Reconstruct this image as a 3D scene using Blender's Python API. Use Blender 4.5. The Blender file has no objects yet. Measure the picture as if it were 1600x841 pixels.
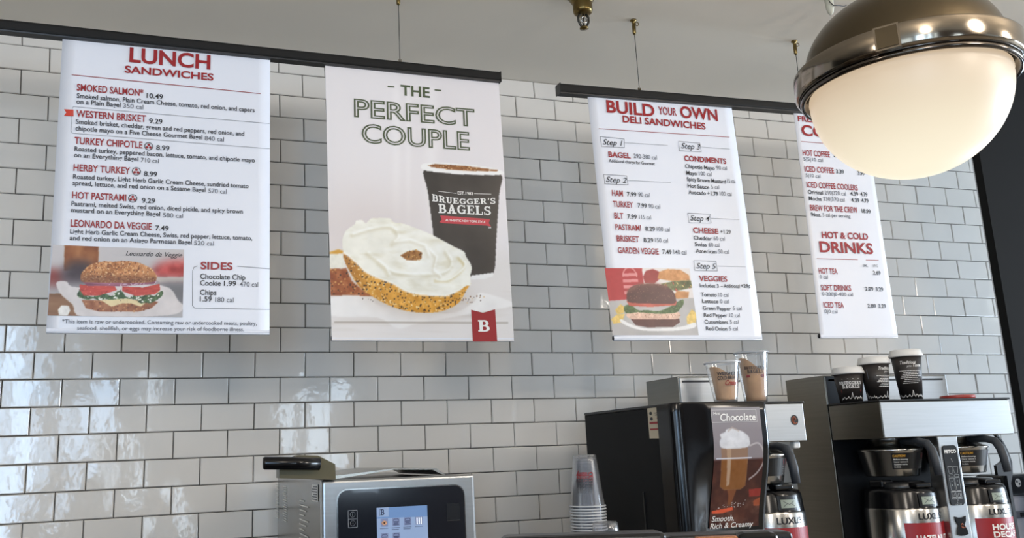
import bpy, math, random
import numpy as np
from mathutils import Matrix, Vector
random.seed(7); rng = np.random.default_rng(7)
C = bpy.context.scene.collection
SC = bpy.context.scene

# ---------------------------------------------------------------- camera, light, exposure
cd = bpy.data.cameras.new('camera'); cam = bpy.data.objects.new('camera', cd); C.objects.link(cam)
cd.sensor_width = 36.0; cd.lens = 30.4949; cd.shift_x = 0.075; cd.shift_y = 0.0028
cd.clip_start = 0.05
RT = ((0.954649, 0.029771, 0.296241), (-0.295867, 0.206108, 0.932728), (-0.033289, -0.978076, 0.205569))
cam.matrix_world = Matrix([[RT[i][0], -RT[i][1], -RT[i][2], (-1.11133, -2.70186, 1.55)[i]] for i in range(3)] + [[0, 0, 0, 1]])
SC.camera = cam
SC.view_settings.view_transform = 'Standard'; SC.view_settings.look = 'None'
SC.view_settings.exposure = -0.26; SC.view_settings.gamma = 1.0; SC.view_settings.use_curve_mapping = False
wd = bpy.data.worlds.new('world'); SC.world = wd; wd.use_nodes = True
wd.node_tree.nodes['Background'].inputs[0].default_value = (0.80, 0.84, 0.95, 1)
wd.node_tree.nodes['Background'].inputs[1].default_value = 0.5

def area(name, loc, rot, sx, sy, power, col):
    l = bpy.data.lights.new(name, 'AREA'); l.shape = 'RECTANGLE'; l.size = sx; l.size_y = sy; l.energy = power; l.color = col
    o = bpy.data.objects.new(name, l); C.objects.link(o); o.location = loc; o.rotation_euler = rot
    return o
def bulb(name, loc, power, col, r=0.06):
    l = bpy.data.lights.new(name, 'POINT'); l.energy = power; l.color = col; l.shadow_soft_size = r
    o = bpy.data.objects.new(name, l); C.objects.link(o); o.location = loc
    return o
SKY = (0.50, 0.72, 1.0); DAY = (0.66, 0.83, 1.0); WARM = (1.0, 0.90, 0.79)
PI = math.pi
# shop windows in the front wall, behind the camera (area lights face +y)
FY = -6.4
for x0, x1, z0, z1, rad in ((-8.2, -5.2, 0.95, 2.7, 4.5), (-5.0, -3.5, 0.95, 2.7, 4), (-3.0, -2.62, 1.05, 2.75, 15), (-2.56, -2.36, 1.0, 2.75, 22), (-2.30, -2.22, 1.3, 2.8, 14),
                            (-2.02, -1.93, 1.0, 2.3, 13), (-1.86, -1.66, 1.5, 2.75, 14), (-1.58, -1.54, 1.0, 2.0, 15), (-1.30, -1.22, 1.05, 2.7, 13), (-.95, -.87, 1.05, 1.55, 13),
                            (0.18, 0.30, 1.05, 2.35, 12), (0.44, 0.66, 1.05, 2.35, 12), (3.0, 6.4, 0.5, 2.75, 0.72), (6.6, 9.8, 0.5, 2.75, 0.72)):
    area('window_daylight', ((x0 + x1) / 2, FY + 0.02, (z0 + z1) / 2), (PI / 2, 0, 0), x1 - x0, z1 - z0, PI * rad * (x1 - x0) * (z1 - z0), SKY if -3.1 < x0 < -1.6 else DAY)
area('right_fill_light', (9.0, -2.7, 1.7), (0, PI / 2, 0), 2.0, 3.4, PI * 34 * 2.0 * 3.4, (0.70, 0.84, 1.0))  # unseen light added to brighten and cool the right side
# added light hidden behind the dark partition, to brighten the tiles at right
area('gap_fill_light', (3.6, -0.24, 1.6), (0, PI / 2, 0), 2.2, 0.4, 34, DAY)
# warm lamps of the shop
for p in ((-2.4, -2.6, 2.35), (0.55, -2.75, 2.45), (1.55, -2.6, 2.4), (-0.75, -3.5, 2.62), (2.9, -3.4, 2.35)):
    bulb('shop_lamp_light', p, 34, WARM, 0.15)

# ---------------------------------------------------------------- materials
def lin(r, g, b):
    f = lambda v: (v / 12.92) if v <= 0.04045 else ((v + 0.055) / 1.055) ** 2.4
    return (f(r / 255), f(g / 255), f(b / 255))
MATS = {}
def mat(name, rgb, rough=0.5, metal=0.0, spec=0.5, var=0.04, scale=8.0, bump=0.0, bscale=60.0, stretch=None, coat=0.0, emit=None, trans=0.0, aniso=0.0):
    if name in MATS: return MATS[name]
    m = bpy.data.materials.new(name); m.use_nodes = True; nt = m.node_tree; b = nt.nodes['Principled BSDF']
    c = lin(*rgb)
    tc = nt.nodes.new('ShaderNodeTexCoord'); mp = nt.nodes.new('ShaderNodeMapping'); nt.links.new(tc.outputs['Object'], mp.inputs[0])
    if stretch: mp.inputs['Scale'].default_value = stretch
    n = nt.nodes.new('ShaderNodeTexNoise'); n.inputs['Scale'].default_value = scale; n.inputs['Detail'].default_value = 3; nt.links.new(mp.outputs[0], n.inputs['Vector'])
    r = nt.nodes.new('ShaderNodeValToRGB'); nt.links.new(n.outputs[0], r.inputs[0])
    r.color_ramp.elements[0].position = 0.3; r.color_ramp.elements[1].position = 0.7
    r.color_ramp.elements[0].color = (*[max(0, v * (1 - var)) for v in c], 1); r.color_ramp.elements[1].color = (*[min(1, v * (1 + var)) for v in c], 1)
    nt.links.new(r.outputs[0], b.inputs['Base Color'])
    b.inputs['Roughness'].default_value = rough; b.inputs['Metallic'].default_value = metal
    b.inputs['Specular IOR Level'].default_value = spec; b.inputs['Coat Weight'].default_value = coat
    b.inputs['Anisotropic'].default_value = aniso
    if trans: b.inputs['Transmission Weight'].default_value = trans
    if emit: b.inputs['Emission Color'].default_value = (*lin(*emit[0]), 1); b.inputs['Emission Strength'].default_value = emit[1]
    if bump:
        n2 = nt.nodes.new('ShaderNodeTexNoise'); n2.inputs['Scale'].default_value = bscale; n2.inputs['Detail'].default_value = 2; nt.links.new(mp.outputs[0], n2.inputs['Vector'])
        bp = nt.nodes.new('ShaderNodeBump'); bp.inputs['Strength'].default_value = bump; bp.inputs['Distance'].default_value = 0.002
        nt.links.new(n2.outputs[0], bp.inputs['Height']); nt.links.new(bp.outputs[0], b.inputs['Normal'])
    MATS[name] = m
    return m
def print_mat(name, rough=0.35, attr='print'):
    if name in MATS: return MATS[name]
    m = bpy.data.materials.new(name); m.use_nodes = True; nt = m.node_tree; b = nt.nodes['Principled BSDF']
    a = nt.nodes.new('ShaderNodeAttribute'); a.attribute_name = attr
    nt.links.new(a.outputs['Color'], b.inputs['Base Color']); b.inputs['Roughness'].default_value = rough
    MATS[name] = m
    return m
def clear_mat(name, tint=(1, 1, 1), gloss=0.35, frost=0.0, rough=0.08):
    if name in MATS: return MATS[name]
    m = bpy.data.materials.new(name); m.use_nodes = True; nt = m.node_tree
    for n in list(nt.nodes):
        if n.type == 'BSDF_PRINCIPLED': nt.nodes.remove(n)
    out = nt.nodes['Material Output']
    t = nt.nodes.new('ShaderNodeBsdfTransparent'); t.inputs[0].default_value = (*tint, 1)
    g = nt.nodes.new('ShaderNodeBsdfGlossy'); g.inputs['Roughness'].default_value = rough
    d = nt.nodes.new('ShaderNodeBsdfDiffuse'); d.inputs[0].default_value = (0.75, 0.77, 0.8, 1)
    lw = nt.nodes.new('ShaderNodeLayerWeight'); lw.inputs[0].default_value = gloss
    m1 = nt.nodes.new('ShaderNodeMixShader'); nt.links.new(lw.outputs['Facing'], m1.inputs[0]); nt.links.new(t.outputs[0], m1.inputs[1]); nt.links.new(g.outputs[0], m1.inputs[2])
    m2 = nt.nodes.new('ShaderNodeMixShader'); m2.inputs[0].default_value = frost; nt.links.new(m1.outputs[0], m2.inputs[1]); nt.links.new(d.outputs[0], m2.inputs[2])
    nt.links.new(m2.outputs[0], out.inputs[0])
    MATS[name] = m
    return m

M_tile = mat('glazed_white_tile', (219, 214, 207), 0.06, var=0.03, scale=3, bump=0.16, bscale=30)
M_grout = mat('dark_grout', (40, 36, 32), 0.9)
M_ceil = mat('painted_ceiling', (226, 219, 207), 0.85, var=0.02, scale=2)
M_black_paint = mat('charcoal_paint', (15, 16, 17), 0.8, spec=0.2, var=0.06)
M_reflector = mat('white_reflector', (215, 220, 228), 0.7)
M_brown = mat('brown_wood_panel', (74, 58, 44), 0.6, var=0.15, scale=3, stretch=(1, 1, 6))
M_floor = mat('brown_floor', (150, 138, 122), 0.5, var=0.12)
M_vinyl = mat('white_vinyl', (226, 229, 238), 0.32, var=0.006, scale=4)
M_rail = mat('black_anodised', (14, 14, 15), 0.4, metal=0.0, spec=0.4, var=0.1)
M_red = mat('red_ink', (150, 24, 30), 0.4, var=0.03)
M_black = mat('black_ink', (26, 26, 30), 0.4)
M_dgrey = mat('dark_grey_ink', (48, 48, 54), 0.4)
M_grey = mat('grey_ink', (96, 98, 106), 0.4)
M_olive = mat('olive_ink', (78, 88, 62), 0.4)
M_white = mat('white_ink', (236, 234, 230), 0.45)
M_ribbon = mat('coral_ribbon_ink', (196, 62, 72), 0.4)
M_orange = mat('orange_ink', (206, 110, 66), 0.4)
M_yellow = mat('yellow_ink', (214, 160, 50), 0.4)
M_brass = mat('aged_brass', (116, 99, 62), 0.3, metal=1, var=0.15, scale=20)
M_nickel = mat('brushed_nickel', (142, 132, 118), 0.13, metal=1, var=0.05, scale=6, stretch=(1, 1, 30))
M_chrome = mat('polished_nickel', (200, 194, 190), 0.12, metal=1, var=0.03)
M_steel = mat('brushed_steel', (178, 180, 181), 0.34, metal=1, var=0.05, scale=5, stretch=(1, 1, 40), bump=0.04, bscale=40)
M_steel2 = mat('polished_steel', (172, 171, 168), 0.2, metal=1, var=0.04, scale=6)
M_plastic = mat('black_plastic', (20, 21, 23), 0.3, var=0.1)
M_matte = mat('matte_black_panel', (15, 16, 19), 0.6, spec=0.25, var=0.1)
M_gloss = mat('gloss_black_plastic', (12, 12, 14), 0.16, spec=0.4)
M_grip = mat('charcoal_rubber', (52, 56, 62), 0.55, var=0.08)
M_cable = mat('steel_cable', (70, 68, 64), 0.4, metal=0.8)
M_clear = clear_mat('clear_plastic', (0.96, 0.97, 0.98), 0.36, 0.07)
M_frost = clear_mat('translucent_plastic', (0.86, 0.87, 0.90), 0.35, 0.10, 0.15)
M_cupblack = mat('dark_brown_card', (47, 42, 40), 0.5, var=0.04)
M_lid = mat('white_plastic_lid', (226, 224, 220), 0.38, var=0.02)
M_kraft = mat('kraft_paper', (204, 162, 122), 0.8, var=0.1, scale=30)
M_screen = None

# ---------------------------------------------------------------- mesh helpers
class MB:
    def __init__(self): self.v = []; self.f = []; self.m = []; self.mats = []; self.sm = []
    def mi(self, m):
        if m not in self.mats: self.mats.append(m)
        return self.mats.index(m)
    def add(self, vs, fs, m, smooth=False, fn=None):
        o = len(self.v); k = self.mi(m)
        for p in vs: self.v.append(tuple(fn(p)) if fn else tuple(p))
        for q in fs: self.f.append(tuple(o + i for i in q)); self.m.append(k); self.sm.append(smooth)
        return self
    def box(self, x0, y0, z0, x1, y1, z1, m, bev=0.0, seg=2):
        if bev <= 0:
            vs = [(x, y, z) for z in (z0, z1) for y in (y0, y1) for x in (x0, x1)]
            return self.add(vs, [(0, 2, 3, 1), (4, 5, 7, 6), (0, 1, 5, 4), (2, 6, 7, 3), (0, 4, 6, 2), (1, 3, 7, 5)], m)
        import bmesh
        b = bmesh.new(); bmesh.ops.create_cube(b, size=1.0)
        for q in b.verts: q.co = Vector(((q.co.x + 0.5) * (x1 - x0) + x0, (q.co.y + 0.5) * (y1 - y0) + y0, (q.co.z + 0.5) * (z1 - z0) + z0))
        bev = min(bev, 0.49 * min(x1 - x0, y1 - y0, z1 - z0))
        bmesh.ops.bevel(b, geom=list(b.edges), offset=bev, segments=seg, profile=0.5, affect='EDGES')
        b.verts.index_update()
        self.add([q.co for q in b.verts], [[q.index for q in fc.verts] for fc in b.faces], m, smooth=False); b.free()
        return self
    def lathe(self, prof, m, c=(0, 0, 0), seg=40, a0=0.0, a1=2 * PI, smooth=True, ax=None):
        full = abs(a1 - a0 - 2 * PI) < 1e-6; n = seg if full else seg + 1
        vs = []; fs = []
        for (r, z) in prof:
            for i in range(n):
                a = a0 + (a1 - a0) * i / seg
                p = Vector((r * math.cos(a), r * math.sin(a), z))
                if ax: p = ax @ p
                vs.append((c[0] + p.x, c[1] + p.y, c[2] + p.z))
        for j in range(len(prof) - 1):
            for i in range(seg):
                k = (i + 1) % n
                fs.append((j * n + i, j * n + k, (j + 1) * n + k, (j + 1) * n + i))
        return self.add(vs, fs, m, smooth)
    def tube(self, path, r, m, seg=10, cap=True):
        P = [Vector(p) for p in path]; vs = []; fs = []
        up = Vector((0, 0, 1))
        R = r if hasattr(r, '__len__') else [r] * len(P)
        prev = None
        for i, p in enumerate(P):
            t = (P[min(i + 1, len(P) - 1)] - P[max(i - 1, 0)]).normalized()
            if prev is None:
                a = t.cross(up)
                if a.length < 1e-3: a = t.cross(Vector((1, 0, 0)))
                a.normalize()
            else:
                a = (prev - t * prev.dot(t)).normalized()
            prev = a; b = t.cross(a)
            for k in range(seg):
                w = 2 * PI * k / seg
                vs.append(p + (a * math.cos(w) + b * math.sin(w)) * R[i])
        for i in range(len(P) - 1):
            for k in range(seg):
                k2 = (k + 1) % seg
                fs.append((i * seg + k, i * seg + k2, (i + 1) * seg + k2, (i + 1) * seg + k))
        if cap:
            fs.append(tuple(range(seg))[::-1]); fs.append(tuple((len(P) - 1) * seg + k for k in range(seg)))
        return self.add(vs, fs, m, True)
    def prism(self, poly, axis, d0, d1, m, smooth=False):
        """poly: 2-D outline; axis 'y': points are (x,z); 'x': (y,z); 'z': (x,y)"""
        def P(a, b, d): return {'y': (a, d, b), 'x': (d, a, b), 'z': (a, b, d)}[axis]
        n = len(poly)
        area2 = sum(poly[i][0] * poly[(i + 1) % n][1] - poly[(i + 1) % n][0] * poly[i][1] for i in range(n))
        if area2 < 0: poly = poly[::-1]
        vs = [P(a, b, d0) for a, b in poly] + [P(a, b, d1) for a, b in poly]
        fs = [tuple(range(n)), tuple(range(2 * n - 1, n - 1, -1))]
        o = len(self.f)
        self.add(vs, fs, m, False)
        self.add(vs, [(i, (i + 1) % n, n + (i + 1) % n, n + i) for i in range(n)], m, smooth)
        return self
    def build(self, name, parent=None, origin=None, recalc=True):
        me = bpy.data.meshes.new(name)
        o = bpy.data.objects.new(name, me); C.objects.link(o)
        base = Vector(origin) if origin is not None else Vector((0, 0, 0))
        if parent is not None:
            o.parent = parent
            base = Vector(WORLD[parent.name])
        WORLD[o.name] = tuple(base)
        if parent is None: o.location = base
        me.from_pydata([tuple(Vector(p) - base) for p in self.v], [], self.f)
        for m in self.mats: me.materials.append(m)
        me.polygons.foreach_set('material_index', self.m); me.polygons.foreach_set('use_smooth', self.sm)
        me.update()
        if recalc and len(self.f) < 60000:
            import bmesh
            b = bmesh.new(); b.from_mesh(me); bmesh.ops.recalc_face_normals(b, faces=b.faces); b.to_mesh(me); b.free()
        return o
WORLD = {}
def thing(name, label, cat, loc, group=None):
    o = bpy.data.objects.new(name, None); C.objects.link(o); o.location = loc; o.empty_display_size = 0.05
    WORLD[o.name] = tuple(loc)
    o['label'] = label; o['category'] = cat
    if group: o['group'] = group
    return o
def tag(o, label, cat, group=None):
    o['label'] = label; o['category'] = cat
    if group: o['group'] = group
    return o
def struct(o): o['kind'] = 'structure'; return o
def dup(root, loc, rotz=None, label=None, group=None):
    r = root.copy(); C.objects.link(r); r.location = loc
    if rotz is not None: r.rotation_euler = (0, 0, rotz)
    if label: r['label'] = label
    if group: r['group'] = group
    for ch in list(root.children):
        c = ch.copy(); C.objects.link(c); c.parent = r
        for g in ch.children:
            d = g.copy(); C.objects.link(d); d.parent = c
    return r

# ---------------------------------------------------------------- lettering
TXT = {}
def text_geo(s, bold=0.0, outline=0.0):
    k = (s, bold, outline)
    if k in TXT: return TXT[k]
    c = bpy.data.curves.new('t', 'FONT'); c.body = s; c.resolution_u = 4; c.offset = bold
    if outline: c.fill_mode = 'NONE'; c.bevel_depth = outline; c.bevel_resolution = 0
    o = bpy.data.objects.new('t', c); C.objects.link(o)
    me = bpy.data.meshes.new_from_object(o)
    v = [tuple(q.co) for q in me.vertices]; f = [tuple(p.vertices) for p in me.polygons]
    bpy.data.objects.remove(o); bpy.data.curves.remove(c); bpy.data.meshes.remove(me)
    TXT[k] = (v, f); return TXT[k]
CAP = 0.682
def letter(mb, s, x0, x1, z, h, m, fn, bold=0.0, shear=0.0, outline=0.0):
    """text fitted between x0 and x1, baseline z, cap height h; fn maps (x, z, lift) to 3-D"""
    v, f = text_geo(s, bold, outline)
    if not v: return
    xs = [p[0] for p in v]; a, b = min(xs), max(xs); k = h / CAP
    w = (x1 - x0) / max(1e-6, b - a)
    mb.add([(x0 + (p[0] - a) * w + shear * p[1] * k, z + p[1] * k, p[2] * 0.01 if outline else 0.0) for p in v], f, m, fn=lambda q: fn(*q))
def R4(x0, y0, x1, y1): return [(x0, y0), (x1, y0), (x1, y1), (x0, y1)]
def HR(cx, cy, rx, ry, tx, ty, a0, a1, n=10):
    out = []
    for i in range(n):
        p = math.radians(a0 + (a1 - a0) * i / n); q = math.radians(a0 + (a1 - a0) * (i + 1) / n)
        out.append([(cx + rx * math.cos(p), cy + ry * math.sin(p)), (cx + rx * math.cos(q), cy + ry * math.sin(q)),
                    (cx + (rx - tx) * math.cos(q), cy + (ry - ty) * math.sin(q)), (cx + (rx - tx) * math.cos(p), cy + (ry - ty) * math.sin(p))])
    return out
SLAB = {
 'B': (0.92, [R4(.1, 0, .36, 1), R4(0, 0, .5, .13), R4(0, .87, .5, 1), R4(.3, .45, .5, .57)] + HR(.5, .725, .3, .275, .22, .13, -90, 90) + HR(.5, .285, .38, .285, .24, .13, -90, 90)),
 'R': (1.0, [R4(.1, 0, .36, 1), R4(0, 0, .46, .13), R4(0, .87, .5, 1), R4(.3, .42, .5, .55)] + HR(.5, .71, .32, .29, .22, .13, -90, 90) + [[(.45, .45), (.68, .45), (.9, 0), (.62, 0)], R4(.6, 0, 1, .13)]),
 'U': (0.92, [R4(.1, .3, .34, 1), R4(0, .87, .44, 1), R4(.62, .3, .78, 1), R4(.54, .87, .9, 1)] + HR(.44, .32, .34, .32, .2, .13, 180, 360)),
 'E': (0.9, [R4(.1, 0, .36, 1), R4(0, 0, .85, .13), R4(0, .87, .82, 1), R4(.3, .44, .6, .56), R4(.52, .34, .62, .66), R4(.75, 0, .85, .32), R4(.72, .7, .82, 1)]),
 'G': (1.02, HR(.5, .5, .5, .5, .24, .13, 48, 330, 16) + [R4(.55, .38, 1, .5), R4(.72, .05, .92, .45), R4(.78, .68, .88, .98)]),
 'S': (0.86, HR(.42, .725, .36, .275, .2, .13, 25, 270) + HR(.42, .285, .4, .285, .22, .13, -150, 90) + [R4(.66, .68, .76, .98), R4(.04, .02, .14, .34)]),
 'A': (1.04, [[(.12, 0), (.28, 0), (.55, 1), (.42, 1)], [(.62, 0), (.9, 0), (.64, 1), (.36, 1)], R4(.3, .28, .7, .4), R4(0, 0, .4, .12), R4(.5, 0, 1.02, .12)]),
 'L': (0.88, [R4(.1, 0, .36, 1), R4(0, 0, .85, .13), R4(0, .87, .48, 1), R4(.74, 0, .85, .36)]),
 "'": (0.34, [[(.1, 1), (.3, 1), (.22, .65), (.12, .65)]])}
def slab(mb, word, x0, x1, base, h, m, fn):
    """slab-serif word; base(u) gives the baseline for u in 0..1"""
    tot = sum(SLAB[c][0] + 0.07 for c in word) - 0.07; x = 0.0; k = (x1 - x0) / tot
    hf = h if callable(h) else (lambda u: h)
    for c in word:
        w, polys = SLAB[c]
        for p in polys:
            mb.add([(x0 + (x + a) * k, base((x + a) / tot) + b * hf((x + a) / tot), 0.0) for a, b in p], [tuple(range(len(p)))], m, fn=lambda q: fn(*q))
        x += w + 0.07
def stroke(mb, pts, w, m, fn, closed=False):
    """flat line of width w along pts (x, z)"""
    P = list(pts) + ([pts[0]] if closed else [])
    for (a, b), (c, d) in zip(P[:-1], P[1:]):
        l = math.hypot(c - a, d - b) or 1; nx, nz = -(d - b) / l * w / 2, (c - a) / l * w / 2
        ex, ez = (c - a) / l * w / 2, (d - b) / l * w / 2
        mb.add([(a + nx - ex, b + nz - ez, 0), (a - nx - ex, b - nz - ez, 0), (c - nx + ex, d - nz + ez, 0), (c + nx + ex, d + nz + ez, 0)], [(0, 1, 2, 3)], m, fn=lambda q: fn(*q))
def ringpts(cx, cz, rx, rz=None, n=24): return [(cx + rx * math.cos(2 * PI * i / n), cz + (rz or rx) * math.sin(2 * PI * i / n)) for i in range(n)]
def poly(mb, pts, m, fn): mb.add([(a, b, 0) for a, b in pts], [tuple(range(len(pts)))], m, fn=lambda q: fn(*q))
def yplane(y): return lambda x, z, l: (x, y - l, z)
def cone(cx, cy, r0, z0, r1, z1, a0=-PI / 2, lift=0.0006):
    """wrap x (arc length at mid radius) round a tapered cup standing at z0 with radius r0, rim r1 at z1"""
    rm = (r0 + r1) / 2
    def fn(x, z, l):
        t = (z - z0) / (z1 - z0); r = r0 + (r1 - r0) * t + lift; a = a0 + x / rm
        return (cx + r * math.cos(a), cy + r * math.sin(a), z)
    return fn

# ---------------------------------------------------------------- painted prints (the printed photographs on the posters)
def smooth(pts, closed=True, k=4):
    n = len(pts); out = []
    if n < 5: return list(pts)
    P = [np.array(p, float) for p in pts]; g = (lambda i: P[i % n]) if closed else (lambda i: P[min(max(i, 0), n - 1)])
    for i in range(n if closed else n - 1):
        a, b, c, d = g(i - 1), g(i), g(i + 1), g(i + 2)
        for j in range(k):
            t = j / k; out.append(tuple(0.5 * (2 * b + (c - a) * t + (2 * a - 5 * b + 4 * c - d) * t * t + (3 * b - a - 3 * c + d) * t ** 3)))
    if not closed: out.append(tuple(P[-1]))
    return out
class Pic:
    def __init__(self, corners, nx, ny, base):
        tl, tr, br, bl = [np.array(c) for c in corners]
        u, v = np.meshgrid(np.linspace(0, 1, nx), np.linspace(0, 1, ny))
        P = (tl * ((1 - u) * (1 - v))[..., None] + tr * (u * (1 - v))[..., None] + br * (u * v)[..., None] + bl * ((1 - u) * v)[..., None])
        self.X, self.Z = P[..., 0], P[..., 1]; self.nx, self.ny = nx, ny
        self.px = np.linalg.norm(tr - tl) / nx
        self.a = np.zeros((ny, nx, 3)) + np.array(base, float)
    def blur(self, m, n):
        n = int(n)
        if n > 6:
            for ax in (0, 1, 0, 1, 0, 1):
                q = np.pad(m, [(n + 1, n) if k == ax else (0, 0) for k in range(m.ndim)], 'edge').cumsum(ax)
                m = (np.take(q, range(2 * n + 1, q.shape[ax]), ax) - np.take(q, range(0, q.shape[ax] - 2 * n - 1), ax)) / (2 * n + 1)
            return m
        for _ in range(n):
            m = np.pad(m, ((1, 1), (1, 1)) + ((0, 0),) * (m.ndim - 2), 'edge')
            m = (m[:-2, 1:-1] + m[2:, 1:-1] + m[1:-1, :-2] + m[1:-1, 2:] + 2 * m[1:-1, 1:-1]) / 6
        return m
    def mask(self, pts, soft=1):
        pts = smooth(pts) if len(pts) >= 9 else pts
        m = np.zeros(self.X.shape, bool); n = len(pts); x, y = self.X, self.Z
        for i in range(n):
            (x1, y1), (x2, y2) = pts[i], pts[(i + 1) % n]
            if y1 == y2: continue
            c = ((y1 > y) != (y2 > y)) & (x < (x2 - x1) * (y - y1) / (y2 - y1) + x1)
            m ^= c
        return self.blur(m.astype(float), soft) if soft else m.astype(float)
    def noise(self, cell, seed=0, octv=3, sx=1.0, sz=1.0):
        r = np.random.default_rng(seed); out = np.zeros(self.X.shape); amp = 1.0; tot = 0
        for o in range(octv):
            g = r.random((257, 257)); c = cell / 2 ** o
            x = (self.X - self.X.min()) / c / sx; y = (self.Z - self.Z.min()) / c / sz
            xi = np.floor(x).astype(int); yi = np.floor(y).astype(int); fx = x - xi; fy = y - yi
            fx = fx * fx * (3 - 2 * fx); fy = fy * fy * (3 - 2 * fy)
            G = lambda a, b: g[b % 257, a % 257]
            out += amp * ((G(xi, yi) * (1 - fx) + G(xi + 1, yi) * fx) * (1 - fy) + (G(xi, yi + 1) * (1 - fx) + G(xi + 1, yi + 1) * fx) * fy); tot += amp; amp *= 0.55
        return out / tot
    def put(self, m, col, a=1.0):
        m = (m * a)[..., None] if m.ndim == 2 else m * a
        self.a = self.a * (1 - m) + np.array(col, float) * m if not isinstance(col, np.ndarray) or col.ndim == 1 else self.a * (1 - m) + col * m
    def fill(self, pts, col, soft=1, var=0, cell=0.02, seed=0, **k):
        m = self.mask(pts, soft)
        c = np.zeros(self.a.shape) + np.array(col, float)
        if var: c = c + (self.noise(cell, seed, **k)[..., None] - 0.5) * 2 * var
        self.put(m, c); return m
    def spots(self, m, n, r, cols, seed=0, ell=1.0):
        g = np.random.default_rng(seed); idx = np.argwhere(m > 0.6)
        if not len(idx): return
        for k in range(n):
            i, j = idx[g.integers(len(idx))]; rr = r * (0.6 + 0.8 * g.random()); an = g.random() * PI
            w = int(rr / self.px * 1.6) + 2
            sl = (slice(max(0, i - w), i + w + 1), slice(max(0, j - w), j + w + 1))
            dx = self.X[sl] - self.X[i, j]; dz = self.Z[sl] - self.Z[i, j]
            p = (dx * math.cos(an) + dz * math.sin(an)) / rr; q = (-dx * math.sin(an) + dz * math.cos(an)) / rr * ell
            d = np.clip(1.6 - 1.3 * np.sqrt(p * p + q * q), 0, 1)[..., None]
            self.a[sl] = self.a[sl] * (1 - d) + np.array(cols[g.integers(len(cols))], float) * d
    def line(self, pts, w, col, a=1.0, soft=1):
        pts = smooth(pts, False)
        d = np.full(self.X.shape, 9.0)
        for (x1, y1), (x2, y2) in zip(pts[:-1], pts[1:]):
            L = (x2 - x1) ** 2 + (y2 - y1) ** 2 + 1e-12
            t = np.clip(((self.X - x1) * (x2 - x1) + (self.Z - y1) * (y2 - y1)) / L, 0, 1)
            d = np.minimum(d, np.hypot(self.X - x1 - t * (x2 - x1), self.Z - y1 - t * (y2 - y1)))
        self.put(np.clip(1.5 - d / w, 0, 1) if soft == 1 else np.exp(-(d / w) ** 2), col, a)
    def build(self, name, parent, fn, material):
        ny, nx = self.ny, self.nx
        base = Vector(WORLD[parent.name])
        me = bpy.data.meshes.new(name); o = bpy.data.objects.new(name, me); C.objects.link(o); o.parent = parent
        vs = [tuple(Vector(fn(float(x), float(z), 0.0)) - base) for x, z in zip(self.X.ravel(), self.Z.ravel())]
        i = np.arange((ny - 1) * nx).reshape(ny - 1, nx)[:, :-1].ravel()
        fs = np.stack([i + nx, i + nx + 1, i + 1, i], 1).tolist()
        me.from_pydata(vs, [], fs)
        ca = me.color_attributes.new('print', 'FLOAT_COLOR', 'POINT')
        c = np.clip(self.a, 0, 255) / 255; c = np.where(c <= 0.04045, c / 12.92, ((c + 0.055) / 1.055) ** 2.4)
        ca.data.foreach_set('color', np.concatenate([c.reshape(-1, 3), np.ones((nx * ny, 1))], 1).astype(np.float32).ravel())
        me.materials.append(material); me.update()
        WORLD[o.name] = tuple(base)
        return o

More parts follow.
